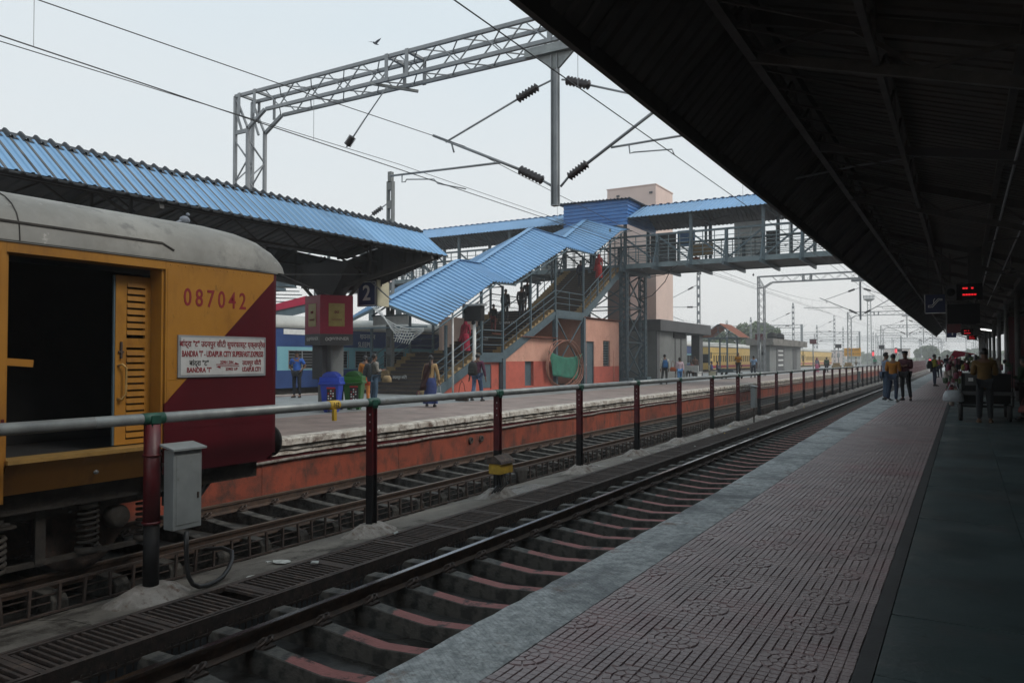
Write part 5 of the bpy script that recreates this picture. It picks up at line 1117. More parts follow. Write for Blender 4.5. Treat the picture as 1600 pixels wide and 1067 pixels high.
# ================================================================ trains beyond the far platform
def coach(y0, y1, x, label, cols, sleeper=False, near=True):
    up, mid, low, roofm, win = cols; t_ = thing('railway_coach', label, 'train coach', (x - 1.6, (y0 + y1) / 2, -.8))
    a, b_ = y0 + .4, y1 - .4
    MB().box(x - 3.2, x, a, b_, 2.0, 2.78).build('upper_band', up, t_); MB().box(x - 3.2, x, a, b_, .25, .998).build('lower_band', low, t_)
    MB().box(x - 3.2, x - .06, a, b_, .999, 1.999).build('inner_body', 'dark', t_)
    n = 13; vs = []
    for y in (a - .05, b_ + .05):
        for i in range(n): t2 = PI * i / (n - 1); vs.append((x - 1.6 + 1.64 * math.copysign(abs(math.cos(t2)) ** .7, math.cos(t2)), y, 2.782 + .62 * math.sin(t2) ** .8))
    MB().add(vs, [(i, i + 1, n + i + 1, n + i) for i in range(n - 1)] + [tuple(range(n)), tuple(range(2 * n - 1, n - 1, -1)), (0, n, 2 * n - 1, n - 1)], True).build('roof', roofm, t_)
    MB().box(x - 3.0, x - .2, a + .3, b_ - .3, -.2, .22).build('underframe', 'under', t_)
    for yb in (a + 3, b_ - 3):
        bg_ = MB().box(x - .5, x - .3, yb - 1.4, yb + 1.4, -.5, -.2)
        for d in (-1.1, 1.1): bg_.lathe((x - .45, yb + d, -.36), [(0, .1), (.44, .1), (.44, 0)], 16, 'x')
        bg_.build('bogie', 'under', t_)
    # window band: mullions and openings
    y = a + 1.7; wn = win; cells = []
    while y + wn < b_ - 1.6: cells.append((y, y + wn)); y += wn + (.5 if wn > .9 else .42)
    prev = a
    for (c, d) in cells + [(b_, b_)]:
        if c - prev > .02: MB().box(x - .06, x, prev, c, 1.0, 1.998).build('window_pier', mid, t_)
        if d > c:
            zl, zh = (1.08, 1.82) if near else (1.1, 1.85)
            MB().box(x - .06, x, c, d, 1.0, zl).box(x - .06, x, c, d, zh, 1.998).build('window_surround', mid, t_)
            if near:
                fr = MB(); e = .03
                fr.box(x, x + .015, c - e, d + e, zl - e, zl).box(x, x + .015, c - e, d + e, zh, zh + e).box(x, x + .015, c - e, c, zl, zh).box(x, x + .015, d, d + e, zl, zh).box(x - .05, x - .01, (c + d) / 2 - .02, (c + d) / 2 + .02, zl, zh)
                for q in range(1, 6): fr.box(x - .05, x - .035, c, d, zl + (zh - zl) * q / 6 - .008, zl + (zh - zl) * q / 6 + .008)
                w_ = fr.build('window', 'galv2', t_)
        prev = d
    for yd in (a + .35, b_ - 1.05):
        d_ = MB().box(x + .001, x + .02, yd, yd + .7, .3, 2.4).build('door', low if near else mid, t_); MB().box(x + .02, x + .03, yd + .15, yd + .55, 1.5, 2.2).build('door_window', 'glass', d_); MB().tube([(x + .05, yd - .08, .7), (x + .05, yd - .08, 1.6)], .02, 5).build('grab_rail', 'galv2', d_)
    return t_
BC = ('coach_blue', 'coach_ltblue', 'coach_blue', 'coach_roofw', 1.55); YC = ('coach_y2', 'coach_y2', 'coach_y2', 'coach_roofw', .55)
cb = coach(-2, 20.4, -24.5, 'dark blue sleeper coach with a pale blue window band, left behind the luggage van', BC)
cb2 = coach(20.6, 43, -24.5, 'dark blue sleeper coach with a pale blue window band behind the bins and stairs', BC)
coach(43.4, 65.8, -24.5, 'blue sleeper coach mostly hidden behind the stair rooms', BC); coach(66.2, 82, -24.5, 'last blue coach, glimpsed past the lift building column', BC)
text('शयनयान', .34, 'textwhite', cb2, (-24.49, 27.62, 2.52), 'x'); text('SLEEPER', .34, 'textwhite', cb2, (-24.49, 27.5, 2.14), 'x', sx=.9)
MB().box(-24.5, -24.48, 22.4, 24.6, 2.52, 2.74).build('route_board', 'textwhite', cb2); MB().box(-24.5, -24.44, 20.9, 21.3, 2.1, 2.45).build('notice', 'galv2', cb2)
coach(84, 106, -24.5, 'pale yellow coach with a maroon stripe left of the grey kiosk', YC, near=False); coach(110, 142, -24.5, 'pale yellow coach hidden mostly behind the grey kiosk', YC, near=False); coach(143, 177, -24.5, 'pale yellow coach right of the grey kiosk', YC, near=False); 
for i, (a, b_) in enumerate(((84, 106), (110, 142), (143, 177))): MB().box(-24.49, -24.475, a + .5, b_ - .5, .45, .7).build('maroon_stripe', 'crimson', bpy.data.objects['railway_coach.%03d' % (4 + i)])
# ================================================================ platform 2 furniture beyond the bridge
ks = thing('grey_kiosk', 'single storey grey kiosk with a flat roof slab carrying black water tanks', 'building', (-19.4, 95, 0))
MB().box(-21.0, -18.8, 88.5, 107.5, 0, 3.0).build('wall', 'greystone', ks); MB().box(-21.2, -18.2, 87.6, 109, 3.0, 3.75).build('roof_slab', 'conc', ks)
for a, b_, m in ((92, 96.5, 'darkgrey'), (102, 104.5, 'darkgrey')): MB().box(-18.82, -18.76, a, b_, 0, 2.75).build('door', m, ks)
for zz in (.6, 1.2, 1.8, 2.3): MB().box(-18.77, -18.72, 92.8, 95.6, zz, zz + .2).build('notice', 'white', ks)
MB().box(-19.7, -19.25, 88.4, 88.49, 1.9, 2.4).build('window', 'glass', ks); MB().box(-20.1, -19.8, 88.3, 88.49, 1.5, 2.5).build('meter_box', 'white', ks)
for i, (x, y) in enumerate(((-19.6, 93.5), (-19.5, 97.5))):
    tag(MB().lathe((x, y, 3.75), [(0, 0), (.55, 0), (.55, .3), (.59, .33), (.55, .36), (.55, .62), (.42, .78), (.22, .8), (.2, .88), (0, .88)], 18).build('water_tank', 'black'), 'black plastic water tank on the kiosk roof', 'water tank', 'water tanks on the kiosk')
sh = thing('platform_shelter', 'small shelter with a red tin gable roof on open slate trusses', 'shelter', (-20.8, 75, 0))
for s, nm in ((1, 'a'), (-1, 'b')): corr(MB(), (-20.7 + 1.9 * s, 75, 3.6), (0, 4.2, 0), (-1.9 * s, 0, 1.35), .3, .04).build('roof_sheet', 'tile_roof', sh, fix=False)
for y in (75.1, 79.0):
    MB().bar((-22.8, y, 3.55), (-19.0, y, 3.55), .08).bar((-22.8, y, 3.58), (-20.9, y, 4.88), .07).bar((-19.0, y, 3.58), (-20.9, y, 4.88), .07).bar((-20.9, y, 3.55), (-20.9, y, 4.85), .05).bar((-21.9, y, 3.0), (-20.9, y, 4.2), .05).bar((-19.9, y, 3.0), (-20.9, y, 4.2), .05).build('roof_truss', 'slate', sh)
    for xx in (-21.8, -20.0): MB().box(xx - .07, xx + .07, y - .07, y + .07, 0, 3.55).build('post', 'slate', sh)
    MB().bar((-21.8, y, 2.9), (-20.0, y, 2.9), .05).bar((-21.8, y, 2.0), (-20.0, y, 2.0), .05).build('tie_bar', 'slate', sh)
def indicator(x, y, h, w, label, m='post_red', pole='galv'):
    t_ = thing('coach_indicator', label, 'indicator', (x, y, 0), 'coach indicators on poles')
    MB().tube([(x, y, 0), (x, y, h)], .075 if y < 40 else .09, 10).build('pole', pole, t_); MB().box(x - w / 2, x + w / 2, y - .15, y + .15, h - .02, h + .62).build('box', m, t_)
    MB().box(x - w / 2 - .08, x + w / 2 + .08, y - .22, y + .22, h + .62, h + .70).build('hood', 'galv2', t_); MB().sph((x, y - .08, h - .1), .09, 8, 6).build('lamp', 'dark', t_); return t_
indicator(-17.95, 27, 3.12, .85, 'dark indicator box on a white pole in front of the stairs', 'black', 'white')
indicator(-18.6, 83, 3.5, 1.0, 'red faced indicator on a pole before the kiosk'); indicator(-18.9, 118, 3.65, .9, 'red faced indicator on a pole right of the kiosk')
indicator(-19.4, 148, 3.4, 1.0, 'dark indicator left of the name board', 'black'); indicator(-12.5, 150, 3.2, .9, 'dark indicator right of the name board', 'black'); indicator(-12.2, 190, 3, .9, 'small dark indicator far down the platform', 'black')
nb = thing('station_name_board', 'orange yellow station name board on the far platform', 'sign', (-16.2, 140, 0))
MB().box(-17.45, -14.85, 140, 140.1, 1.9, 3.25).build('panel', 'orange_sign', nb)
for xx in (-17.4, -14.9): MB().box(xx - .08, xx + .08, 140.02, 140.12, 0, 1.9).build('post', 'white', nb)
MB().box(-17.45, -14.85, 140, 140.06, .9, 1.4).build('lower_panel', 'white', nb)
text('उदयपुर सिटी', .5, 'textdark', nb, (-16.15, 139.99, 2.9), 'y', sx=.9); text('UDAIPUR CITY', .42, 'textdark', nb, (-16.15, 139.99, 2.25), 'y', sx=.85)
fence = thing('picket_fence', 'dark red steel fence beyond the end of the pipe railing', 'fence', (-7.1, 98, -.9))
MB().box(-7.13, -7.07, 92, 190, 1.0, 1.08).box(-7.13, -7.07, 92, 190, .1, .16).build('rail', 'post_red', fence); b = MB(); y = 92
pk = None
while y < 190:
    b.box(-7.12, -7.08, y, y + .25, -.9, 1.0); y += .6
b.build('picket', 'post_red', fence)
for i, (x, y, z, lbl) in enumerate(((-8.3, 250, .25, 'red railway signal left of the round hazy tree'), (-2.07, 252, .7, 'red railway signal right of the round hazy tree'), (-17.04, 250, 3.2, 'red railway signal above the standing group'), (-22.7, 245, 2.3, 'red railway signal by the light tower'))):
    t_ = thing('railway_signal', lbl, 'signal', (x, y, -1.2), 'red railway signals'); MB().tube([(x, y, -1.2), (x, y, z + 1.2)], .1, 8).build('pole', 'galv2', t_); MB().box(x - .35, x + .35, y - .1, y + .1, z - .8, z + 1.5).build('backplate', 'black', t_)
    for zz in (.45, -.05): MB().lathe((x, y - .1, z + zz + .3), [(0, -.12), (.33, -.12), (.33, -.02), (0, -.02)], 14, 'y').build('lamp', 'signalred', t_)
# sign on first mast, hanging tangle of wires at the stairs
ms_ = thing('mast_sign', 'small pale pink notice fixed to the slotted mast by the stairs', 'sign', (-22.6, 26.9, 3.7)); MB().box(-23.0, -21.0, 26.3, 26.35, 3.0, 3.45).build('panel', 'white', ms_); MB().box(-23.3, -20.6, 26.36, 26.42, 2.85, 2.92).build('bracket', 'slate', ms_); MB().box(-22.95, -22.55, 26.9, 27.05, 5.0, 5.9).build('terminal_box', 'pinktower', ms_)
for i in range(5):
    a = Vector((-21.6 + .1 * i, 24.6, 3.7)); b_ = Vector((-18.9, 24.7, 2.75 - .03 * i)); pts = []
    for k in range(11): p = a.lerp(b_, k / 10); p.z -= (.35 + .12 * i) * math.sin(PI * k / 10); pts.append(p)
    tag(MB().tube(pts, .016, 5).build('slack_wire', 'white'), 'slack white wire drooping from the lowest stair roof gable', 'wire', 'slack wires at the stair roof')
lz = MB(); c0 = Vector((-19.9, 24.6, 2.45))
for i in range(7): lz.bar(c0 + Vector((-.42 + .12 * i, 0, -.25 - .02 * i)), c0 + Vector((-.1 + .12 * i, 0, .35 - .05 * i)), .02); 
for i in range(4): lz.bar(c0 + Vector((-.5, 0, -.1 + .1 * i)), c0 + Vector((.55, 0, -.18 + .14 * i)), .02)
tag(lz.build('wire_tangle', 'white'), 'tangled white frame of lights hanging at the foot of the stair roof', 'decoration')
tag(MB().tube([(-18.5, 26.2, 0), (-18.52, 26.2, 3.6)], .045, 8).build('white_pipe', 'white'), 'thin white pipe standing against the lower stairs', 'pipe')
# stairs of another footbridge, seen under the far canopy
fs_ = thing('distant_stairway', 'red sided stairway glimpsed under the far canopy above the blue train', 'stairs', (-33, 30, -1))
MB().prism([(27, 3.75), (27, 4.05), (30.5, 5.0), (30.5, 4.55)], 'x', -31.6, -31.5).build('side_panel', 'crimson', fs_)
MB().box(-35, -31.5, 18, 26, 3.55, 3.7).build('landing', 'darkgrey', fs_); MB().box(-31.55, -31.5, 22, 26.9, 3.6, 3.8).build('side_panel', 'crimson', fs_)
for i in range(9): MB().bar((-32.2 - .2 * i, 20, 3.9 + .16 * i), (-32.2 - .2 * i, 31.5, 4.3 + .22 * i), .12, .05).build('tread_edge', 'slate', fs_)
MB().prism([(18, 3.1), (18, 3.58), (27, 3.72), (31.4, 4.9), (31.4, 4.3), (27, 3.2)], 'x', -31.75, -31.61).build('stringer', 'slate', fs_)
for i in range(9): MB().box(-35, -31.6, 24.5 + i * .75, 25.3 + i * .75, 3.8 + i * .27, 3.95 + i * .27).build('step', 'slate', fs_)
for y, z in ((19, 5.2), (22, 5.2), (25, 5.4), (28, 6.3), (31, 7.2)): MB().box(-31.5, -31.38, y, y + .12, -1.2, z).build('post', 'galv2', fs_)
for h in (4.4, 4.8, 5.2): MB().tube([(-31.4, 18, h), (-31.4, 24.5, h), (-31.4, 31.5, h + 2.5)], .03, 6).build('handrail', 'slate', fs_)
# ================================================================ trees and horizon
def tree(x, y, r, h, label, seed, z0=-1.2, n=2600, cat='tree', leaf=.35, flat=.8):
    rnd = random.Random(seed); t_ = thing('broadleaf_tree', label, cat, (x, y, z0)); hc = z0 + h - r * flat
    tk = MB().tube([(x, y, z0), (x + .1, y, z0 + h * .35), (x - .1, y, hc)], r * .09, 8, r2=r * .05); 
    lobes = []
    for i in range(13):
        a = rnd.uniform(0, 2 * PI); e = rnd.uniform(-.35, 1); rr = r * rnd.uniform(.45, .8); c = Vector((x + rr * math.cos(a) * math.cos(e), y + rr * math.sin(a) * math.cos(e), hc + rr * flat * math.sin(e))); lobes.append((c, r * rnd.uniform(.22, .42)))
        tk.tube([(x, y, z0 + h * .4), ((x + c.x) / 2, (y + c.y) / 2, (hc + c.z) / 2 - .05 * r), c], r * .03, 5, r2=r * .012)
    tk.build('trunk', 'bark', t_); m = MB()
    for i in range(n):
        c, lr = rnd.choice(lobes); d = Vector((rnd.gauss(0, 1), rnd.gauss(0, 1), rnd.gauss(0, 1))).normalized() * lr * (rnd.random() ** .35) * 1.05
        p = c + Vector((d.x, d.y, d.z * flat)); s = leaf * rnd.uniform(.5, 1.3); u = Vector((rnd.gauss(0, 1), rnd.gauss(0, 1), rnd.gauss(0, 1))).normalized(); v = u.orthogonal().normalized() * s; w_ = u.cross(v).normalized() * s * .6
        m.add([p - v, p + w_, p + v, p - w_], [(0, 1, 2, 3)])
    m.build('crown', 'leaf', t_, fix=False); return t_
tree(-35.6, 152, 5.2, 10.6, 'large round green tree behind the yellow coach and kiosk', 1, n=6000); tree(-44.5, 158, 4.2, 8.9, 'pale green tree behind the red roofed shelter', 2, n=3500)
tree(-32.5, 150, 3.4, 8.0, 'smaller tree right of the large round tree behind the kiosk', 3); tree(-40.5, 150, 3.0, 6.6, 'low tree filling the gap between the two larger trees', 5)
tree(-12.3, 330, 4.3, 8.6, 'big round tree faded by haze at the end of the line', 4, n=5000, leaf=.5, flat=1.0); tree(-4.5, 340, 3.6, 6.0, 'hazy tree right of the big round one at the end of the line', 6, n=2500, leaf=.6)
# distant tree belt
m = MB(); rnd = random.Random(12)
for i in range(9000):
    x = rnd.uniform(-260, 120); y = rnd.uniform(395, 470); hmax = 4.6 + 1.6 * math.sin(x * .05) + 1.2 * math.sin(x * .13 + 1) + .8 * math.sin(x * .37); z = -1 + rnd.random() ** .8 * max(2, hmax); s = rnd.uniform(.8, 2.0)
    u = Vector((rnd.gauss(0, 1), rnd.gauss(0, 1), rnd.gauss(0, 1))).normalized(); v = u.orthogonal().normalized() * s; w_ = u.cross(v).normalized() * s * .7; p = Vector((x, y, z)); m.add([p - v, p + w_, p + v, p - w_], [(0, 1, 2, 3)])
o = m.build('distant_woods', 'leaf', fix=False, kind='stuff')
for i, (x, y, w, h) in enumerate(((-90, 380, 22, 6), (-55, 392, 14, 5), (8, 410, 18, 4.5), (-30, 440, 12, 6.2), (34, 420, 16, 7))):
    bl = thing('distant_building', ['low pale building in the haze beyond the yard', 'pale building block behind the hazy trees'][i % 2], 'building', (x, y, -1.2), 'distant pale buildings'); MB().box(x - w / 2, x + w / 2, y, y + 10, -1.2, h).build('wall', 'pinktower', bl); MB().box(x - w / 2 - .3, x + w / 2 + .3, y - .3, y + 10.3, h, h + .5).build('roof', 'conc', bl)
    for k in range(int(w / 3)): MB().box(x - w / 2 + 1 + k * 3, x - w / 2 + 2.2 + k * 3, y - .05, y - .01, 2, 4).build('window', 'glass', bl)
# ================================================================ haze
hz = MB().box(-900, 400, -50, 900, -2.4, 22); o = hz.build('haze', 'dark'); hm = bpy.data.materials.new('haze_air'); hm.use_nodes = True; t = hm.node_tree; t.nodes.clear()
vo = t.nodes.new('ShaderNodeVolumePrincipled'); vo.inputs['Color'].default_value = (.97, .985, 1, 1); vo.inputs['Density'].default_value = .0012; vo.inputs['Anisotropy'].default_value = .0
ou = t.nodes.new('ShaderNodeOutputMaterial'); t.links.new(vo.outputs[0], ou.inputs['Volume']); o.data.materials.clear(); o.data.materials.append(hm); o['kind'] = 'stuff'
# ================================================================ people
TS = bpy.data.scenes.new('scratch')
def skin(nodes, edges, root, sub=1):
    me = bpy.data.meshes.new('s'); names = list(nodes); idx = {n: i for i, n in enumerate(names)}
    me.from_pydata([nodes[n][0] for n in names], [(idx[a], idx[b]) for a, b in edges], [])
    ob = bpy.data.objects.new('s', me); TS.collection.objects.link(ob); md_ = ob.modifiers.new('k', 'SKIN'); md_.use_smooth_shade = True
    for n in names:
        r = nodes[n][1]; d = me.skin_vertices[0].data[idx[n]]; d.radius = r if isinstance(r, tuple) else (r, r); d.use_root = (n == root)
    s_ = ob.modifiers.new('b', 'SUBSURF'); s_.levels = sub; s_.render_levels = sub
    TS.view_layers[0].update(); dg = TS.view_layers[0].depsgraph; out = bpy.data.meshes.new_from_object(ob.evaluated_get(dg))
    bpy.data.objects.remove(ob); bpy.data.meshes.remove(me)
    for p in out.polygons: p.use_smooth = True
    return out
def meobj(me, name, m, parent):
    me.name = name; me.materials.clear(); me.materials.append(M[m] if isinstance(m, str) else m); o = bpy.data.objects.new(name, me); COL.objects.link(o); o.parent = parent; return o
SKIN = mat('skin_brown', (.17, .085, .05), (.13, .065, .038), 6, .6); HAIR = mat('hair_black', (.012, .010, .009), (.006, .005, .005), 20, .5)
def person(loc, face, h, label, top=(.3, .3, .3), bot=(.03, .035, .05), shoe=(.02, .02, .02), pose='stand', longtop=0, skirt=None, arms='down', hair='short', lean=0, female=False, cap=None, sleeve='long', group=None, stride=.2, shawl=None):
    t_ = thing('person', label, 'person', (0, 0, 0), group); rnd = random.Random(label)
    W_ = .86 if female else 1.0; N = {}
    sit = pose == 'sit'; hipz = .50 if sit else .93
    ly = .0; L = lambda x, y, z: Vector((x, y + lean * max(0, z - hipz), z))
    zz = lambda z: z - (.43 if sit else 0)
    N['pel'] = (L(0, 0, zz(.95)), (.15 * W_ + .01, .11)); N['wai'] = (L(0, .0, zz(1.10)), (.135 * W_, .10)); N['che'] = (L(0, .0, zz(1.30)), (.165 * W_, .115)); N['upc'] = (L(0, -.005, zz(1.42)), (.12 * W_, .09))
    N['nec'] = (L(0, .01, zz(1.50)), .052); N['hd0'] = (L(0, .02, zz(1.565)), (.062, .07)); N['hd1'] = (L(0, .02, zz(1.635)), (.075, .092)); N['hd2'] = (L(0, .01, zz(1.70)), (.055, .07)); N['nos'] = (L(0, .115, zz(1.60)), .012)
    E_ = [('pel', 'wai'), ('wai', 'che'), ('che', 'upc'), ('upc', 'nec'), ('nec', 'hd0'), ('hd0', 'hd1'), ('hd1', 'hd2'), ('hd0', 'nos')]
    for s, S in ((1, 'R'), (-1, 'L')):
        sh = L(.185 * s * W_, -.005, zz(1.415))
        if arms == 'down': el, wr = sh + Vector((.06 * s, -.02, -.29)), sh + Vector((.05 * s, .05, -.54))
        elif arms == 'front': el, wr = sh + Vector((.05 * s, -.0, -.28)), sh + Vector((-.02 * s, .22, -.24))
        elif arms == 'cross': el, wr = sh + Vector((.05 * s, .02, -.27)), sh + Vector((-.20 * s, .17, -.20))
        elif arms == 'hip': el, wr = sh + Vector((.13 * s, -.06, -.24)), sh + Vector((.0 * s, .06, -.38))
        elif arms == 'swing': el, wr = sh + Vector((.05 * s, -.06 * s, -.28)), sh + Vector((.05 * s, .02 + .14 * -s, -.52))
        elif arms == 'carry': el, wr = sh + Vector((.08 * s, 0, -.28)), sh + Vector((.13 * s, .02, -.54))
        elif arms == 'up': el, wr = (sh + Vector((.1 * s, .1, -.22)), sh + Vector((.02 * s, .22, .02))) if s > 0 else (sh + Vector((.06 * s, -.02, -.29)), sh + Vector((.05 * s, .05, -.54)))
        d = (wr - el).normalized(); ha = wr + d * .075
        N['sh' + S] = (sh, .060); N['el' + S] = (el, .042); N['wr' + S] = (wr, .027); N['ha' + S] = (ha, (.038, .017))
        E_ += [('upc', 'sh' + S), ('sh' + S, 'el' + S), ('el' + S, 'wr' + S), ('wr' + S, 'ha' + S)]
        lat = d.orthogonal().normalized(); fw = d.cross(lat).normalized()
        for i, (o_, ln) in enumerate(((-.030, .07), (-.010, .085), (.010, .08), (.028, .062))):
            f1 = ha + fw * o_ + d * .02; f2 = f1 + d * ln * .55 + lat * .008; f3 = f2 + d * ln * .4 + lat * .02
            N['f%d%s' % (i, S)] = (f2, .0085); N['g%d%s' % (i, S)] = (f3, .007); E_ += [('ha' + S, 'f%d%s' % (i, S)), ('f%d%s' % (i, S), 'g%d%s' % (i, S))]
        N['th' + S] = (wr + d * .04 + fw * .045 + lat * .01, .009); N['ti' + S] = (wr + d * .075 + fw * .06 + lat * .015, .008); E_ += [('wr' + S, 'th' + S), ('th' + S, 'ti' + S)]
        hx = .09 * s
        if sit: kn, an, to = Vector((hx * 1.5, .42, .50)), Vector((hx * 1.4, .40, .09)), Vector((hx * 1.5, .56, .03))
        elif pose == 'walk':
            k = s * stride; kn, an, to = Vector((hx, k * .55 + .07, .50)), Vector((hx, k, .09 + (.04 if k < 0 else 0))), Vector((hx * 1.1, k + .15, .03))
        elif pose == 'cont': kn, an, to = Vector((hx * (1.1 if s > 0 else 1.5), .03, .50)), Vector((hx * (1 if s > 0 else 2.2), -.0 if s > 0 else .05, .09)), Vector((hx * (1.3 if s > 0 else 2.6), .15, .03))
        else: kn, an, to = Vector((hx * 1.15, .015, .50)), Vector((hx * 1.25, -.02, .09)), Vector((hx * 1.5, .13, .03))
        N['hi' + S] = (Vector((hx, 0, hipz - (.0 if not sit else .0))), .085); N['kn' + S] = (kn, .056); N['ca' + S] = (kn.lerp(an, .35) + Vector((0, -.015, 0)), .054); N['an' + S] = (an, .036); N['to' + S] = (to, (.036, .022))
        E_ += [('pel', 'hi' + S), ('hi' + S, 'kn' + S), ('kn' + S, 'ca' + S), ('ca' + S, 'an' + S), ('an' + S, 'to' + S)]
    meobj(skin(N, E_, 'pel'), 'body', SKIN, t_)
    def sub(keys, grow, edges=None, **ov):
        K = {k: (N[k][0].copy(), tuple(v + grow for v in (N[k][1] if isinstance(N[k][1], tuple) else (N[k][1],) * 2))) for k in keys}
        for k, v in ov.items(): K[k] = v
        return K, [e for e in E_ if e[0] in K and e[1] in K] + (edges or [])
    ks = ['pel', 'wai', 'che', 'upc', 'shR', 'shL', 'elR', 'elL']
    if sleeve == 'long': ks += ['wrR', 'wrL']
    K, ee = sub(ks, .024)
    if sleeve == 'short':
        for S in 'RL': K['el' + S] = (N['sh' + S][0].lerp(N['el' + S][0], .75), (.066, .066))
    else:
        for S in 'RL': K['wr' + S] = (N['el' + S][0].lerp(N['wr' + S][0], .92), (.045, .045))
    if longtop:
        K['hem'] = (Vector((0, lean * 0, hipz - longtop)), (.19 * W_ + longtop * .06, .14)); ee.append(('pel', 'hem')); K['pel'] = (K['pel'][0], (.18 * W_, .135))
    else: K['hem'] = (Vector((0, -.005, hipz - .08 + (.03 if sit else 0))), (.165 * W_, .125)); ee.append(('pel', 'hem'))
    meobj(skin(K, ee, 'wai'), 'sari_top' if skirt else 'shirt', cm(top), t_)
    MB().lathe(tuple(N['nec'][0] + Vector((0, -.005, -.055))), [(.085, 0), (.075, .03), (.066, .05), (.06, .03)], 12).build('collar', cm(tuple(v * .8 for v in top)), t_)
    if skirt:
        m = MB(); K_ = 20; v = []
        for i, (z, rx, ry) in enumerate(((hipz + .06, .165, .13), (hipz - .15, .20, .17), (hipz - .5, .215, .2), (.12, .25, .235))):
            for k in range(K_):
                a = 2 * PI * k / K_; f = 1 + .07 * math.sin(a * 7 + i) * (i / 3); v.append((rx * f * math.cos(a), ry * f * math.sin(a), z))
        m.add(v, [(i * K_ + k, i * K_ + (k + 1) % K_, (i + 1) * K_ + (k + 1) % K_, (i + 1) * K_ + k) for i in range(3) for k in range(K_)] + [tuple(range(K_))], True).build('skirt', cm(skirt), t_)
        if hair == 'scarf' or shawl:
            m = MB(); K2 = 7; v = []
            for i in range(9):
                for k in range(K2): u = k / (K2 - 1) - .5; v.append((-.05 - .2 * (i / 8) + u * .22, -.145 - .03 * math.sin(i + k), 1.46 - i * .11))
            m.add(v, [(i * K2 + k, i * K2 + k + 1, (i + 1) * K2 + k + 1, (i + 1) * K2 + k) for i in range(8) for k in range(K2 - 1)], True); sc_ = m.build('draped_scarf', cm(shawl or tuple(x * .75 for x in skirt)), t_); sd_ = sc_.modifiers.new('s', 'SOLIDIFY'); sd_.thickness = .01
    else:
        K, ee = sub(['pel', 'hiR', 'hiL', 'knR', 'knL', 'caR', 'caL', 'anR', 'anL'], .018)
        for S in 'RL': K['an' + S] = (K['an' + S][0], (.058, .058)); K['kn' + S] = (K['kn' + S][0], (.078, .078)); K['ca' + S] = (K['ca' + S][0], (.07, .07)); K['hi' + S] = (K['hi' + S][0], (.1, .1))
        meobj(skin(K, ee, 'pel'), 'trousers', cm(bot), t_)
    for S in 'RL':
        a, b_ = N['an' + S][0], N['to' + S][0]; m = MB(); d = (b_ - a); d.z = 0; d.normalize(); w = Vector((d.y, -d.x, 0)); hz_ = min(a.z, .09) - .09 + (a.z - .09); base = max(0, a.z - .09)
        v = []
        for (t2, wd, ht) in ((-.07, .036, .07), (.0, .042, .085), (.1, .046, .06), (.17, .042, .04), (.21, .02, .025)):
            p = a + d * t2; v += [Vector((p.x, p.y, base)) - w * wd, Vector((p.x, p.y, base)) + w * wd, Vector((p.x, p.y, base + ht)) + w * wd * .8, Vector((p.x, p.y, base + ht)) - w * wd * .8]
        m.add(v, [(i * 4 + k, i * 4 + (k + 1) % 4, i * 4 + 4 + (k + 1) % 4, i * 4 + 4 + k) for i in range(4) for k in range(4)] + [(3, 2, 1, 0), (16, 17, 18, 19)]).build('shoe', cm(shoe), t_, .006)
    # head details
    hc = N['hd1'][0]
    for s in (1, -1):
        MB().sph(tuple(hc + Vector((.03 * s, .085, .0))), .010, 6, 4).build('eye', 'black', t_); MB().sph(tuple(hc + Vector((.078 * s, .0, -.015))), .022, 6, 5, (.5, .8, 1.2)).build('ear', SKIN, t_)
    m = MB(); n, k_ = 14, 8; v = []
    for i in range(k_ + 1):
        t2 = (PI * .62) * i / k_
        for k in range(n):
            a = 2 * PI * k / n; r_ = Vector((.088 * math.sin(t2) * math.cos(a), .107 * math.sin(t2) * math.sin(a), .112 * math.cos(t2))); 
            if math.sin(a) > .2 and r_.z < .045: r_.z = .045 + .02 * math.sin(a); r_.y = min(r_.y, .088)
            v.append(hc + Vector((0, -.005, .012)) + r_ * (1 + rnd.uniform(-.03, .03)))
    m.add(v, [(i * n + k, (i + 1) * n + k, (i + 1) * n + (k + 1) % n, i * n + (k + 1) % n) for i in range(k_) for k in range(n)], True)
    if hair == 'braid': 
        m.tube([hc + Vector((0, -.09, -.02)), hc + Vector((.01, -.13, -.14)), hc + Vector((.015, -.15, -.30)), hc + Vector((.01, -.14, -.52))], [.035, .034, .03, .012], 8)
    if hair == 'bun': m.sph(tuple(hc + Vector((0, -.12, -.03))), .05, 8, 6)
    if hair == 'scarf': m.tube([hc + Vector((0, -.04, .0)), hc + Vector((0, -.06, -.12)), hc + Vector((0, -.05, -.24))], [.085, .11, .16], 10); m.build('head_scarf', cm(skirt or top), t_)
    else: m.build('hair', HAIR, t_)
    if cap: MB().lathe(tuple(hc + Vector((0, 0, .05))), [(.1, 0), (.1, .045), (.08, .075), (0, .085)], 14).box(hc.x - .06, hc.x + .06, hc.y + .07, hc.y + .16, hc.z + .05, hc.z + .062).build('cap', cm(cap), t_)
    # clothing: belt line / buttons for depth
    place(t_, loc, face, h / 1.75); return t_
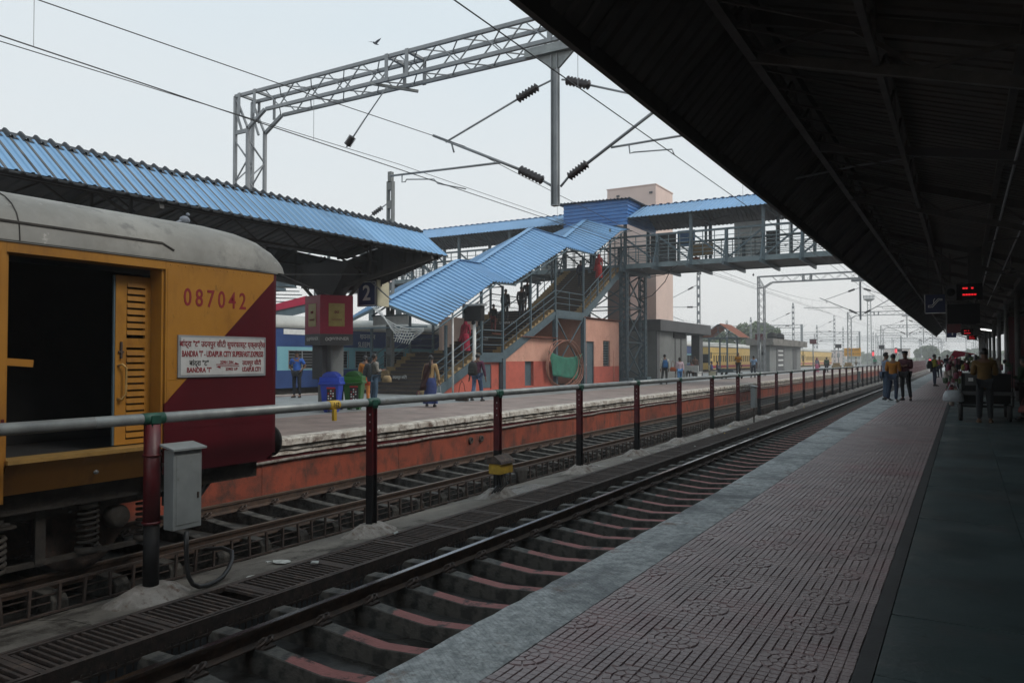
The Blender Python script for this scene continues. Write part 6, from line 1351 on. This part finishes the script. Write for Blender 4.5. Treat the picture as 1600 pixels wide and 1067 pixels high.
def backpack(loc, rz, h, c, label, back=True):
    s = h / 1.75; b = thing('backpack', label, 'bag', (0, 0, 0)); y = -.23
    m = MB(); v = []
    for (z, w, d) in ((.95, .13, .09), (1.0, .165, .12), (1.25, .16, .11), (1.38, .12, .08), (1.42, .06, .04)):
        for k in range(12): a = 2 * PI * k / 12; v.append((w * math.copysign(abs(math.cos(a)) ** .6, math.cos(a)), y + d * math.copysign(abs(math.sin(a)) ** .6, math.sin(a)), z))
    m.add(v, [(i * 12 + k, i * 12 + (k + 1) % 12, (i + 1) * 12 + (k + 1) % 12, (i + 1) * 12 + k) for i in range(4) for k in range(12)] + [tuple(range(12)), tuple(48 + k for k in range(12))], True).build('sack', cm(c), b)
    MB().box(-.11, .11, y - .15, y - .10, 1.0, 1.2).build('pocket', cm(tuple(x * 1.3 for x in c)), b, .02)
    for sx in (-.1, .1): MB().tube([(sx, -.15, 1.38), (sx * 1.1, -.06, 1.47), (sx * 1.2, .08, 1.42), (sx * 1.3, .13, 1.25), (sx * 1.5, .04, 1.08), (sx * 1.3, -.14, 1.0)], .016, 6).build('strap', cm(tuple(x * .7 for x in c)), b)
    return place(b, loc, rz, s)
def handbag(p, c, label, sz=.16, drop=.35, name='handbag'):
    b = thing(name, label, 'bag', p); x, y, z = p
    m = MB(); v = []
    for (dz, w, d) in ((-1, .9, .5), (-.9, 1.05, .62), (-.3, 1.0, .55), (.1, .75, .3), (.2, .4, .12)):
        for k in range(10): a = 2 * PI * k / 10; v.append((x + sz * w * math.copysign(abs(math.cos(a)) ** .7, math.cos(a)), y + sz * d * math.sin(a), z + sz * dz * 1.1))
    m.add(v, [(i * 10 + k, i * 10 + (k + 1) % 10, (i + 1) * 10 + (k + 1) % 10, (i + 1) * 10 + k) for i in range(4) for k in range(10)] + [tuple(range(10)), tuple(40 + k for k in range(10))], True).build('pouch', c if isinstance(c, str) else cm(c), b)
    MB().tube([(x - sz * .6, y, z + .02), (x - sz * .3, y, z + drop * .8), (x, y, z + drop), (x + sz * .3, y, z + drop * .8), (x + sz * .6, y, z + .02)], .01, 5).build('handle', c if isinstance(c, str) else cm(tuple(v * .7 for v in c)), b); return b
# near platform
person((.42, 20.9, 0), 0, 1.74, 'vendor in a mustard brown kurta seen from behind, pushing the loaded cart', top=(.16, .09, .02), bot=(.012, .014, .018), longtop=.16, arms='front', lean=.04, shoe=(.1, .05, .02))
person((-2.10, 29.4, 0), R(-12), 1.66, 'person in an orange jacket and jeans with white shoes, back to the camera', top=(.42, .16, .012), bot=(.02, .035, .07), shoe=(.7, .7, .7), pose='cont', arms='front', longtop=.10)
person((-2.42, 30.5, 0), R(-70), 1.72, 'person in a pale blue shirt half hidden behind the orange jacket', top=(.20, .26, .36), bot=(.05, .08, .13), arms='front')
person((-1.80, 30.7, 0), R(160), 1.76, 'person in a dark maroon shirt and flat cap, arms folded, facing the orange jacket', top=(.08, .014, .025), bot=(.012, .012, .014), cap=(.02, .02, .025), arms='cross', pose='cont')
person((-1.36, 47.2, 0), R(-75), 1.72, 'person in a yellow green shirt carrying a dark backpack, side on', top=(.30, .30, .03), bot=(.02, .03, .06), arms='front', pose='cont')
backpack((-1.36, 47.2, 0), R(-75), 1.72, (.03, .035, .03), 'dark backpack worn by the person in the yellow green shirt')
person((-1.60, 68, 0), R(150), 1.65, 'distant person in a red shirt with legs apart', top=(.36, .04, .06), bot=(.03, .03, .05), arms='hip', pose='cont')
person((-1.05, 67, 0), R(200), 1.78, 'distant person in a navy jacket beside the grey backpack', top=(.02, .025, .06), bot=(.02, .02, .03), arms='front')
person((-.72, 66, 0), R(30), 1.70, 'distant person in black with a grey backpack', top=(.03, .03, .035), bot=(.02, .02, .025), pose='cont'); backpack((-.72, 66, 0), R(30), 1.70, (.22, .22, .21), 'grey backpack worn by the distant person in black')
person((-.6, 96, 0), R(180), 1.68, 'far person in a bright blue shirt beyond the flower sellers', top=(.08, .2, .5), bot=(.03, .03, .05)); person((-.25, 92, 0), R(150), 1.6, 'far person in dark clothes next to the bright blue shirt', top=(.03, .03, .06), bot=(.02, .02, .03))
person((1.28, 22.4, 0), R(60), 1.55, 'person in a dim green shirt at the right edge behind the cart', top=(.035, .07, .035), bot=(.05, .03, .03), arms='front')
handbag((1.22, 21.3, .38), (.25, .08, .07), 'patterned red and pale bundle at the right edge beside the cart', .13, .2, 'bundle')
# far platform
person((-22.0, 20.8, 0), R(205), 1.78, 'person in a blue polo shirt and black cap with one hand on the hip', top=(.03, .12, .46), bot=(.012, .014, .02), cap=(.01, .01, .012), sleeve='short', arms='hip')
person((-17.3, 19.4, 0), R(30), 1.60, 'person in an orange tunic and trousers, back turned, beside the green bin', top=(.60, .22, .03), bot=(.60, .2, .03), longtop=.35, female=True, hair='bun', arms='front')
handbag((-16.85, 19.0, .78), (.70, .09, .02), 'bright orange carrier bag held by the person in orange', .15, .3)
person((-16.35, 18.75, 0), R(-20), 1.66, 'person in a grey shirt and jeans wearing a black backpack by the bins', top=(.28, .27, .24), bot=(.06, .11, .17), arms='front', pose='cont'); backpack((-16.35, 18.75, 0), R(-20), 1.66, (.018, .025, .03), 'black backpack worn by the person by the bins')
handbag((-15.98, 18.95, .92), (.42, .30, .16), 'beige and yellow cloth bag held by the person with the black backpack', .17, .2)
person((-14.15, 18.85, 0), R(25), 1.60, 'person with a long black braid in a beige sweater and blue skirt walking away', top=(.42, .28, .13), skirt=(.03, .05, .17), female=True, hair='braid', arms='carry', pose='walk', shawl=(.05, .02, .02))
handbag((-13.80, 18.8, .42), (.65, .66, .68), 'white carrier bag hanging from the hand of the person with the braid', .14, .3); handbag((-14.55, 18.75, .30), (.5, .06, .22), 'pink bag low beside the person with the braid', .13, .2)
person((-14.65, 22.2, 0), R(10), 1.68, 'person in a maroon shirt and jeans leaning forward as they walk with luggage', top=(.10, .025, .06), bot=(.08, .13, .24), arms='carry', pose='walk', lean=.10, stride=.26)
backpack((-14.65, 22.1, -.02), R(10), 1.72, (.02, .022, .02), 'bulging black rucksack on the back of the maroon shirt'); handbag((-15.28, 22.2, .20), (.045, .03, .025), 'dark brown holdall carried low in the left hand', .26, .5, 'holdall')
person((-20.0, 29.35, 1.752), R(20), 1.60, 'person draped in a crimson sari on the lowest landing of the stairs', top=(.42, .02, .06), skirt=(.42, .02, .06), female=True, hair='scarf')
person((-21.3, 32.6, zf(32.6) + .08), R(0), 1.60, 'person in a black veil and pale trousers climbing the middle flight', top=(.015, .015, .018), bot=(.5, .46, .4), longtop=.45, female=True, hair='scarf'); person((-20.7, 32.9, zf(32.9) + .08), R(10), 1.5, 'shorter person in black climbing next to the black veil', top=(.015, .015, .018), bot=(.14, .03, .03), longtop=.3, female=True)
for i, (x, y, lb_) in enumerate(((-21.0, 34.6, 'person in black with a bag midway up the stairs'), (-20.2, 34.9, 'person in dark grey beside the bag carrier on the stairs'), (-20.8, 36.6, 'person in black standing on the upper landing'))): person((x, y, zf(y) + .08), R(5 * i), 1.68, lb_, top=(.018, .018, .02), bot=(.02, .02, .025))
backpack((-21.0, 34.6, zf(34.6) + .06), 0, 1.68, (.03, .04, .06), 'dark backpack on the person midway up the stairs')
person((-19.6, 43.6, zf(43.6) + .1), R(10), 1.62, 'person in a red sari near the top of the stairs', top=(.5, .03, .03), skirt=(.5, .03, .03), female=True, hair='scarf'); person((-20.4, 42.6, zf(42.6) + .1), R(0), 1.7, 'person in dark blue near the top of the stairs', top=(.02, .03, .08), bot=(.02, .02, .03))
person((-15.05, 42.8, 0), R(25), 1.74, 'person in a cream shirt and grey trousers with a blue backpack, walking away', top=(.6, .58, .52), bot=(.06, .06, .06), pose='cont', arms='down'); backpack((-15.05, 42.8, 0), R(25), 1.74, (.02, .10, .24), 'blue backpack worn by the person in the cream shirt')
person((-13.62, 41.2, 0), R(30), 1.56, 'person in a pale pink shirt and blue trousers with a brown shoulder bag', top=(.62, .47, .52), bot=(.10, .25, .5), female=True, arms='swing', pose='walk', hair='bun', longtop=.1); handbag((-13.98, 41.1, .98), (.32, .08, .03), 'red brown shoulder bag on the pale pink shirt', .18, .4)
# benches and people beyond the bridge
def bench(x, y, m, label, rz=0):
    b = thing('platform_bench', label, 'bench', (0, 0, 0), 'benches on the far platform'); MB().box(-.75, .75, -.2, .25, .42, .47).build('seat', m, b); MB().box(-.75, .75, -.27, -.22, .5, .95).build('backrest', m, b)
    for s in (-.65, .65): MB().box(s - .03, s + .03, -.25, .22, 0, .42).build('leg', m, b)
    return place(b, (x, y, 0), rz)
bench(-18.3, 58.5, 'white', 'white framed bench nearest the lift building', R(-20)); bench(-17.6, 61.5, 'cream', 'cream bench with two seated people', R(-70))
person((-17.55, 61.1, 0), R(-70), 1.7, 'seated person in a blue shirt on the cream bench', top=(.10, .13, .3), bot=(.15, .15, .17), pose='sit', arms='front'); person((-17.3, 61.9, 0), R(-70), 1.7, 'seated person in a grey shirt behind the blue one', top=(.12, .12, .17), bot=(.1, .1, .1), pose='sit', arms='front')
person((-18.4, 58.5, 0), R(160), 1.66, 'seated person in a red and white shirt on the white bench', top=(.40, .04, .06), bot=(.05, .05, .05), pose='sit'); person((-18.9, 61, 0), R(200), 1.7, 'person in brown standing behind the benches', top=(.13, .07, .05), bot=(.05, .05, .05))
person((-14.0, 60.2, 0), R(10), 1.72, 'person in a light blue shirt walking beside the motor tricycle', top=(.30, .45, .65), bot=(.03, .04, .06), pose='cont', sleeve='short')
mt = thing('motor_tricycle', 'small three wheeled luggage cart with a flat deck and handlebars', 'cart', (-14.6, 56.5, 0))
MB().box(-15.5, -14.4, 55.7, 57.3, .48, .56).build('deck', 'slate', mt); MB().box(-15.5, -15.45, 55.7, 57.3, .56, .75).box(-15.5, -14.4, 55.7, 55.75, .56, .75).build('side_rail', 'slate', mt)
for (x, y) in ((-15.3, 55.9), (-15.3, 57.1), (-14.0, 56.5)): MB().lathe((x, y, .24), [(0, -.05), (.2, -.05), (.24, -.03), (.24, .03), (.2, .05), (0, .05)], 14, 'x').build('wheel', 'rubber', mt)
MB().tube([(-14.4, 56.5, .5), (-14.1, 56.5, .6), (-14.0, 56.5, 1.0)], .03, 6).tube([(-14.0, 56.2, 1.0), (-14.0, 56.8, 1.0)], .02, 6).build('handlebar', 'black', mt)
person((-14.35, 56.9, .22), R(170), 1.7, 'person in an orange shirt riding on the motor tricycle', top=(.60, .25, .01), bot=(.04, .03, .02), sleeve='short', arms='front')
person((-13.4, 86, 0), R(180), 1.6, 'person in a grey shawl and pink sari beyond the kiosk', top=(.30, .30, .33), skirt=(.5, .13, .22), female=True, hair='scarf'); person((-12.6, 87, 0), R(20), 1.62, 'person in a dark green top, back turned, beyond the kiosk', top=(.04, .09, .05), bot=(.03, .03, .04), longtop=.2)
person((-12.7, 114, 0), R(100), 1.7, 'distant person in a cream shirt before the name board', top=(.5, .46, .38), bot=(.2, .18, .15)); person((-11.9, 131, 0), R(0), 1.7, 'distant person in a green shirt near the railing', top=(.03, .3, .16), bot=(.05, .05, .06)); person((-13.0, 90, 0), R(200), 1.66, 'person in a navy top beyond the kiosk, left of the dark green one', top=(.03, .03, .1), bot=(.03, .03, .04))
for i, (x, y) in enumerate(((-14.9, 112), (-13.9, 116))): tag(MB().box(x - .6, x + .6, y - .4, y + .4, .0, .55).box(x - .45, x + .4, y - .35, y + .3, .552, .9).build('parcel_stack', 'step_y'), ['yellowish stack of wrapped parcels under the name board', 'second stack of wrapped parcels, further back'][i], 'parcels')
person((-22.2, 31.2, 0), R(0), 1.55, 'person in a green and lilac top seen through the lower stair railing', top=(.03, .22, .14), bot=(.2, .17, .4), female=True)
# ================================================================ vendor cart
ct = thing('vendor_cart', 'dark four wheeled vendor cart piled with wrapped snacks on the near platform', 'cart', (.45, 22.3, 0))
MB().box(-.10, 1.02, 21.4, 23.3, .62, .70).build('deck', 'darkgrey', ct); MB().bar((-.1, 21.45, .35), (1.0, 21.45, .35), .05).bar((-.1, 23.2, .35), (1.0, 23.2, .35), .05).build('axle', 'black', ct)
for x in (-.07, .93):
    for y in (21.45, 23.2): MB().lathe((x, y, .20), [(0, -.05), (.15, -.05), (.20, -.04), (.20, .04), (.15, .05), (0, .05)], 16, 'x').build('wheel', 'rubber', ct)
for x in (-.08, 1.0):
    for y in (21.42, 23.26): MB().box(x - .02, x + .02, y - .02, y + .02, .35, .70).build('post', 'black', ct)
MB().box(-.05, .97, 21.55, 23.2, .70, 1.12).build('chest', 'dark', ct)
for yy in (21.6, 23.15): MB().tube([(-.12, yy, .7), (-.14, yy, 1.5)], .012, 5).tube([(1.0, yy, .7), (1.0, yy, 1.4)], .012, 5).build('pole', 'black', ct)
MB().tube([(-.14, 21.6, 1.5), (-.14, 23.15, 1.5)], .01, 5).build('hanging_rod', 'black', ct); MB().box(-.04, .3, 21.6, 23.1, .38, .617).build('under_crate', 'dark', ct); MB().box(.55, .96, 21.6, 23.1, .42, .617).build('under_crate', 'dark', ct); 
MB().box(.03, .3, 21.50, 21.549, .85, 1.12).build('front_panel', 'darkgrey', ct); MB().box(.1, .2, 21.48, 21.499, .95, 1.03).build('sticker', 'white', ct)
rnd = random.Random(5); PC = [(.3, .03, .04), (.35, .3, .06), (.3, .25, .2), (.3, .12, .15), (.1, .15, .05), (.35, .3, .26), (.05, .1, .05), (.2, .03, .07), (.04, .04, .05), (.06, .04, .03)]
for i in range(150):
    u = rnd.random()
    if i < 70: x = rnd.uniform(-.42, -.08); z = rnd.uniform(.35, 1.45); y = 21.4 + rnd.random() * 1.2; x = max(x, -.42 + abs(z - .95) * .3)
    else: x = rnd.uniform(-.25, 1.0); z = rnd.uniform(1.12, 1.62 - abs(x - .1) * .25); y = rnd.uniform(21.6, 23)
    a = rnd.uniform(-.5, .5); w, h = rnd.uniform(.03, .055), rnd.uniform(.04, .08); m = MB(); k = 8; v = []
    for (t2, q) in ((-1, .3), (-.8, 1), (0, 1.1), (.8, 1), (1, .3)):
        for j in range(k): b_ = 2 * PI * j / k; v.append((x + w * q * math.cos(b_) * math.cos(a), y + w * .5 * q * math.sin(b_), z + h * t2 + w * q * math.cos(b_) * math.sin(a)))
    m.add(v, [(p_ * k + j, p_ * k + (j + 1) % k, (p_ + 1) * k + (j + 1) % k, (p_ + 1) * k + j) for p_ in range(4) for j in range(k)])
    ci = rnd.randrange(len(PC)); CN = ['red', 'yellow', 'tan', 'pink', 'olive', 'cream', 'dark green', 'magenta', 'black', 'brown']; wh = 'hanging low down the left side of the vendor cart' if i < 70 and z < .9 else 'hanging high on the left side of the vendor cart' if i < 70 else 'piled at the left end of the cart top' if x < .3 else 'piled at the right end of the cart top'
    tag(m.build('snack_packet', cm(PC[ci], .35)), 'small %s snack packet %s' % (CN[ci], wh), 'packet', 'snack packets on the cart')
handbag((-.22, 21.0, .70), 'plastic_bag', 'large translucent white plastic bag hanging off the left of the cart', .21, .22, 'plastic_bag')
tag(MB().prism([(.30, 1.62), (-.35, 1.48), (-.2, 1.72)], 'y', 23.5, 23.52).build('small_flag', 'crimson'), 'small dark pink pennant above the cart', 'flag')
# ================================================================ birds
def bird(p, s, rz, label, fly=True, c='pigeon'):
    b = thing('bird', label, 'bird', p); x, y, z = p
    if fly:
        MB().sph(p, .05 * s, 8, 6, (1, 3.0, .9)).tube([(x, y + .12 * s, z), (x, y + .19 * s, z + .01)], .018 * s, 6).build('body', c, b)
        for k in (-1, 1): MB().add([(x, y + .08 * s, z), (x + .12 * s * k, y + .1 * s, z + .09 * s), (x + .36 * s * k, y - .05 * s, z + .12 * s), (x + .13 * s * k, y - .06 * s, z + .07 * s), (x, y - .06 * s, z), (x + .12 * s * k, y + .1 * s, z + .08 * s)], [(0, 1, 2, 3, 4)]).build('wing', c, b)
    else:
        MB().sph((x, y, z + .09 * s), .055 * s, 10, 7, (1, 1.5, 1.1)).build('body', c, b); MB().sph((x, y + .05 * s, z + .175 * s), .028 * s, 8, 6).build('head', c, b); MB().tube([(x, y - .05 * s, z + .07 * s), (x, y - .15 * s, z + .03 * s)], .025 * s, 6, r2=.012 * s).build('tail', c, b); MB().tube([(x - .015, y, z), (x - .015, y, z + .05 * s)], .004, 4).tube([(x + .015, y, z), (x + .015, y, z + .05 * s)], .004, 4).build('leg', 'tile_roof', b)
    return b
bird((-15.7, 18, 11.35), .8, 0, 'dark bird flying below the nearest gantry in the pale sky'); bird((-9.6, 50, 5.65 + 3.0), 1.3, 0, 'small dark bird flying beyond the footbridge')
bird((-8.6, 6.2, 3.20), .9, 0, 'grey pigeon perched on the roof of the luggage van', False); bird((-22.85, 74.8, 9.85), 1.6, 0, 'bird on the left of the slotted mast top', False, 'black'); bird((-22.55, 74.8, 9.85), 1.6, 0, 'bird on the right of the slotted mast top', False, 'black'); bird((-15.6, 67.2, 8.62), 1.4, 0, 'bird perched on the second gantry', False, 'black')

bpy.data.scenes.remove(TS)
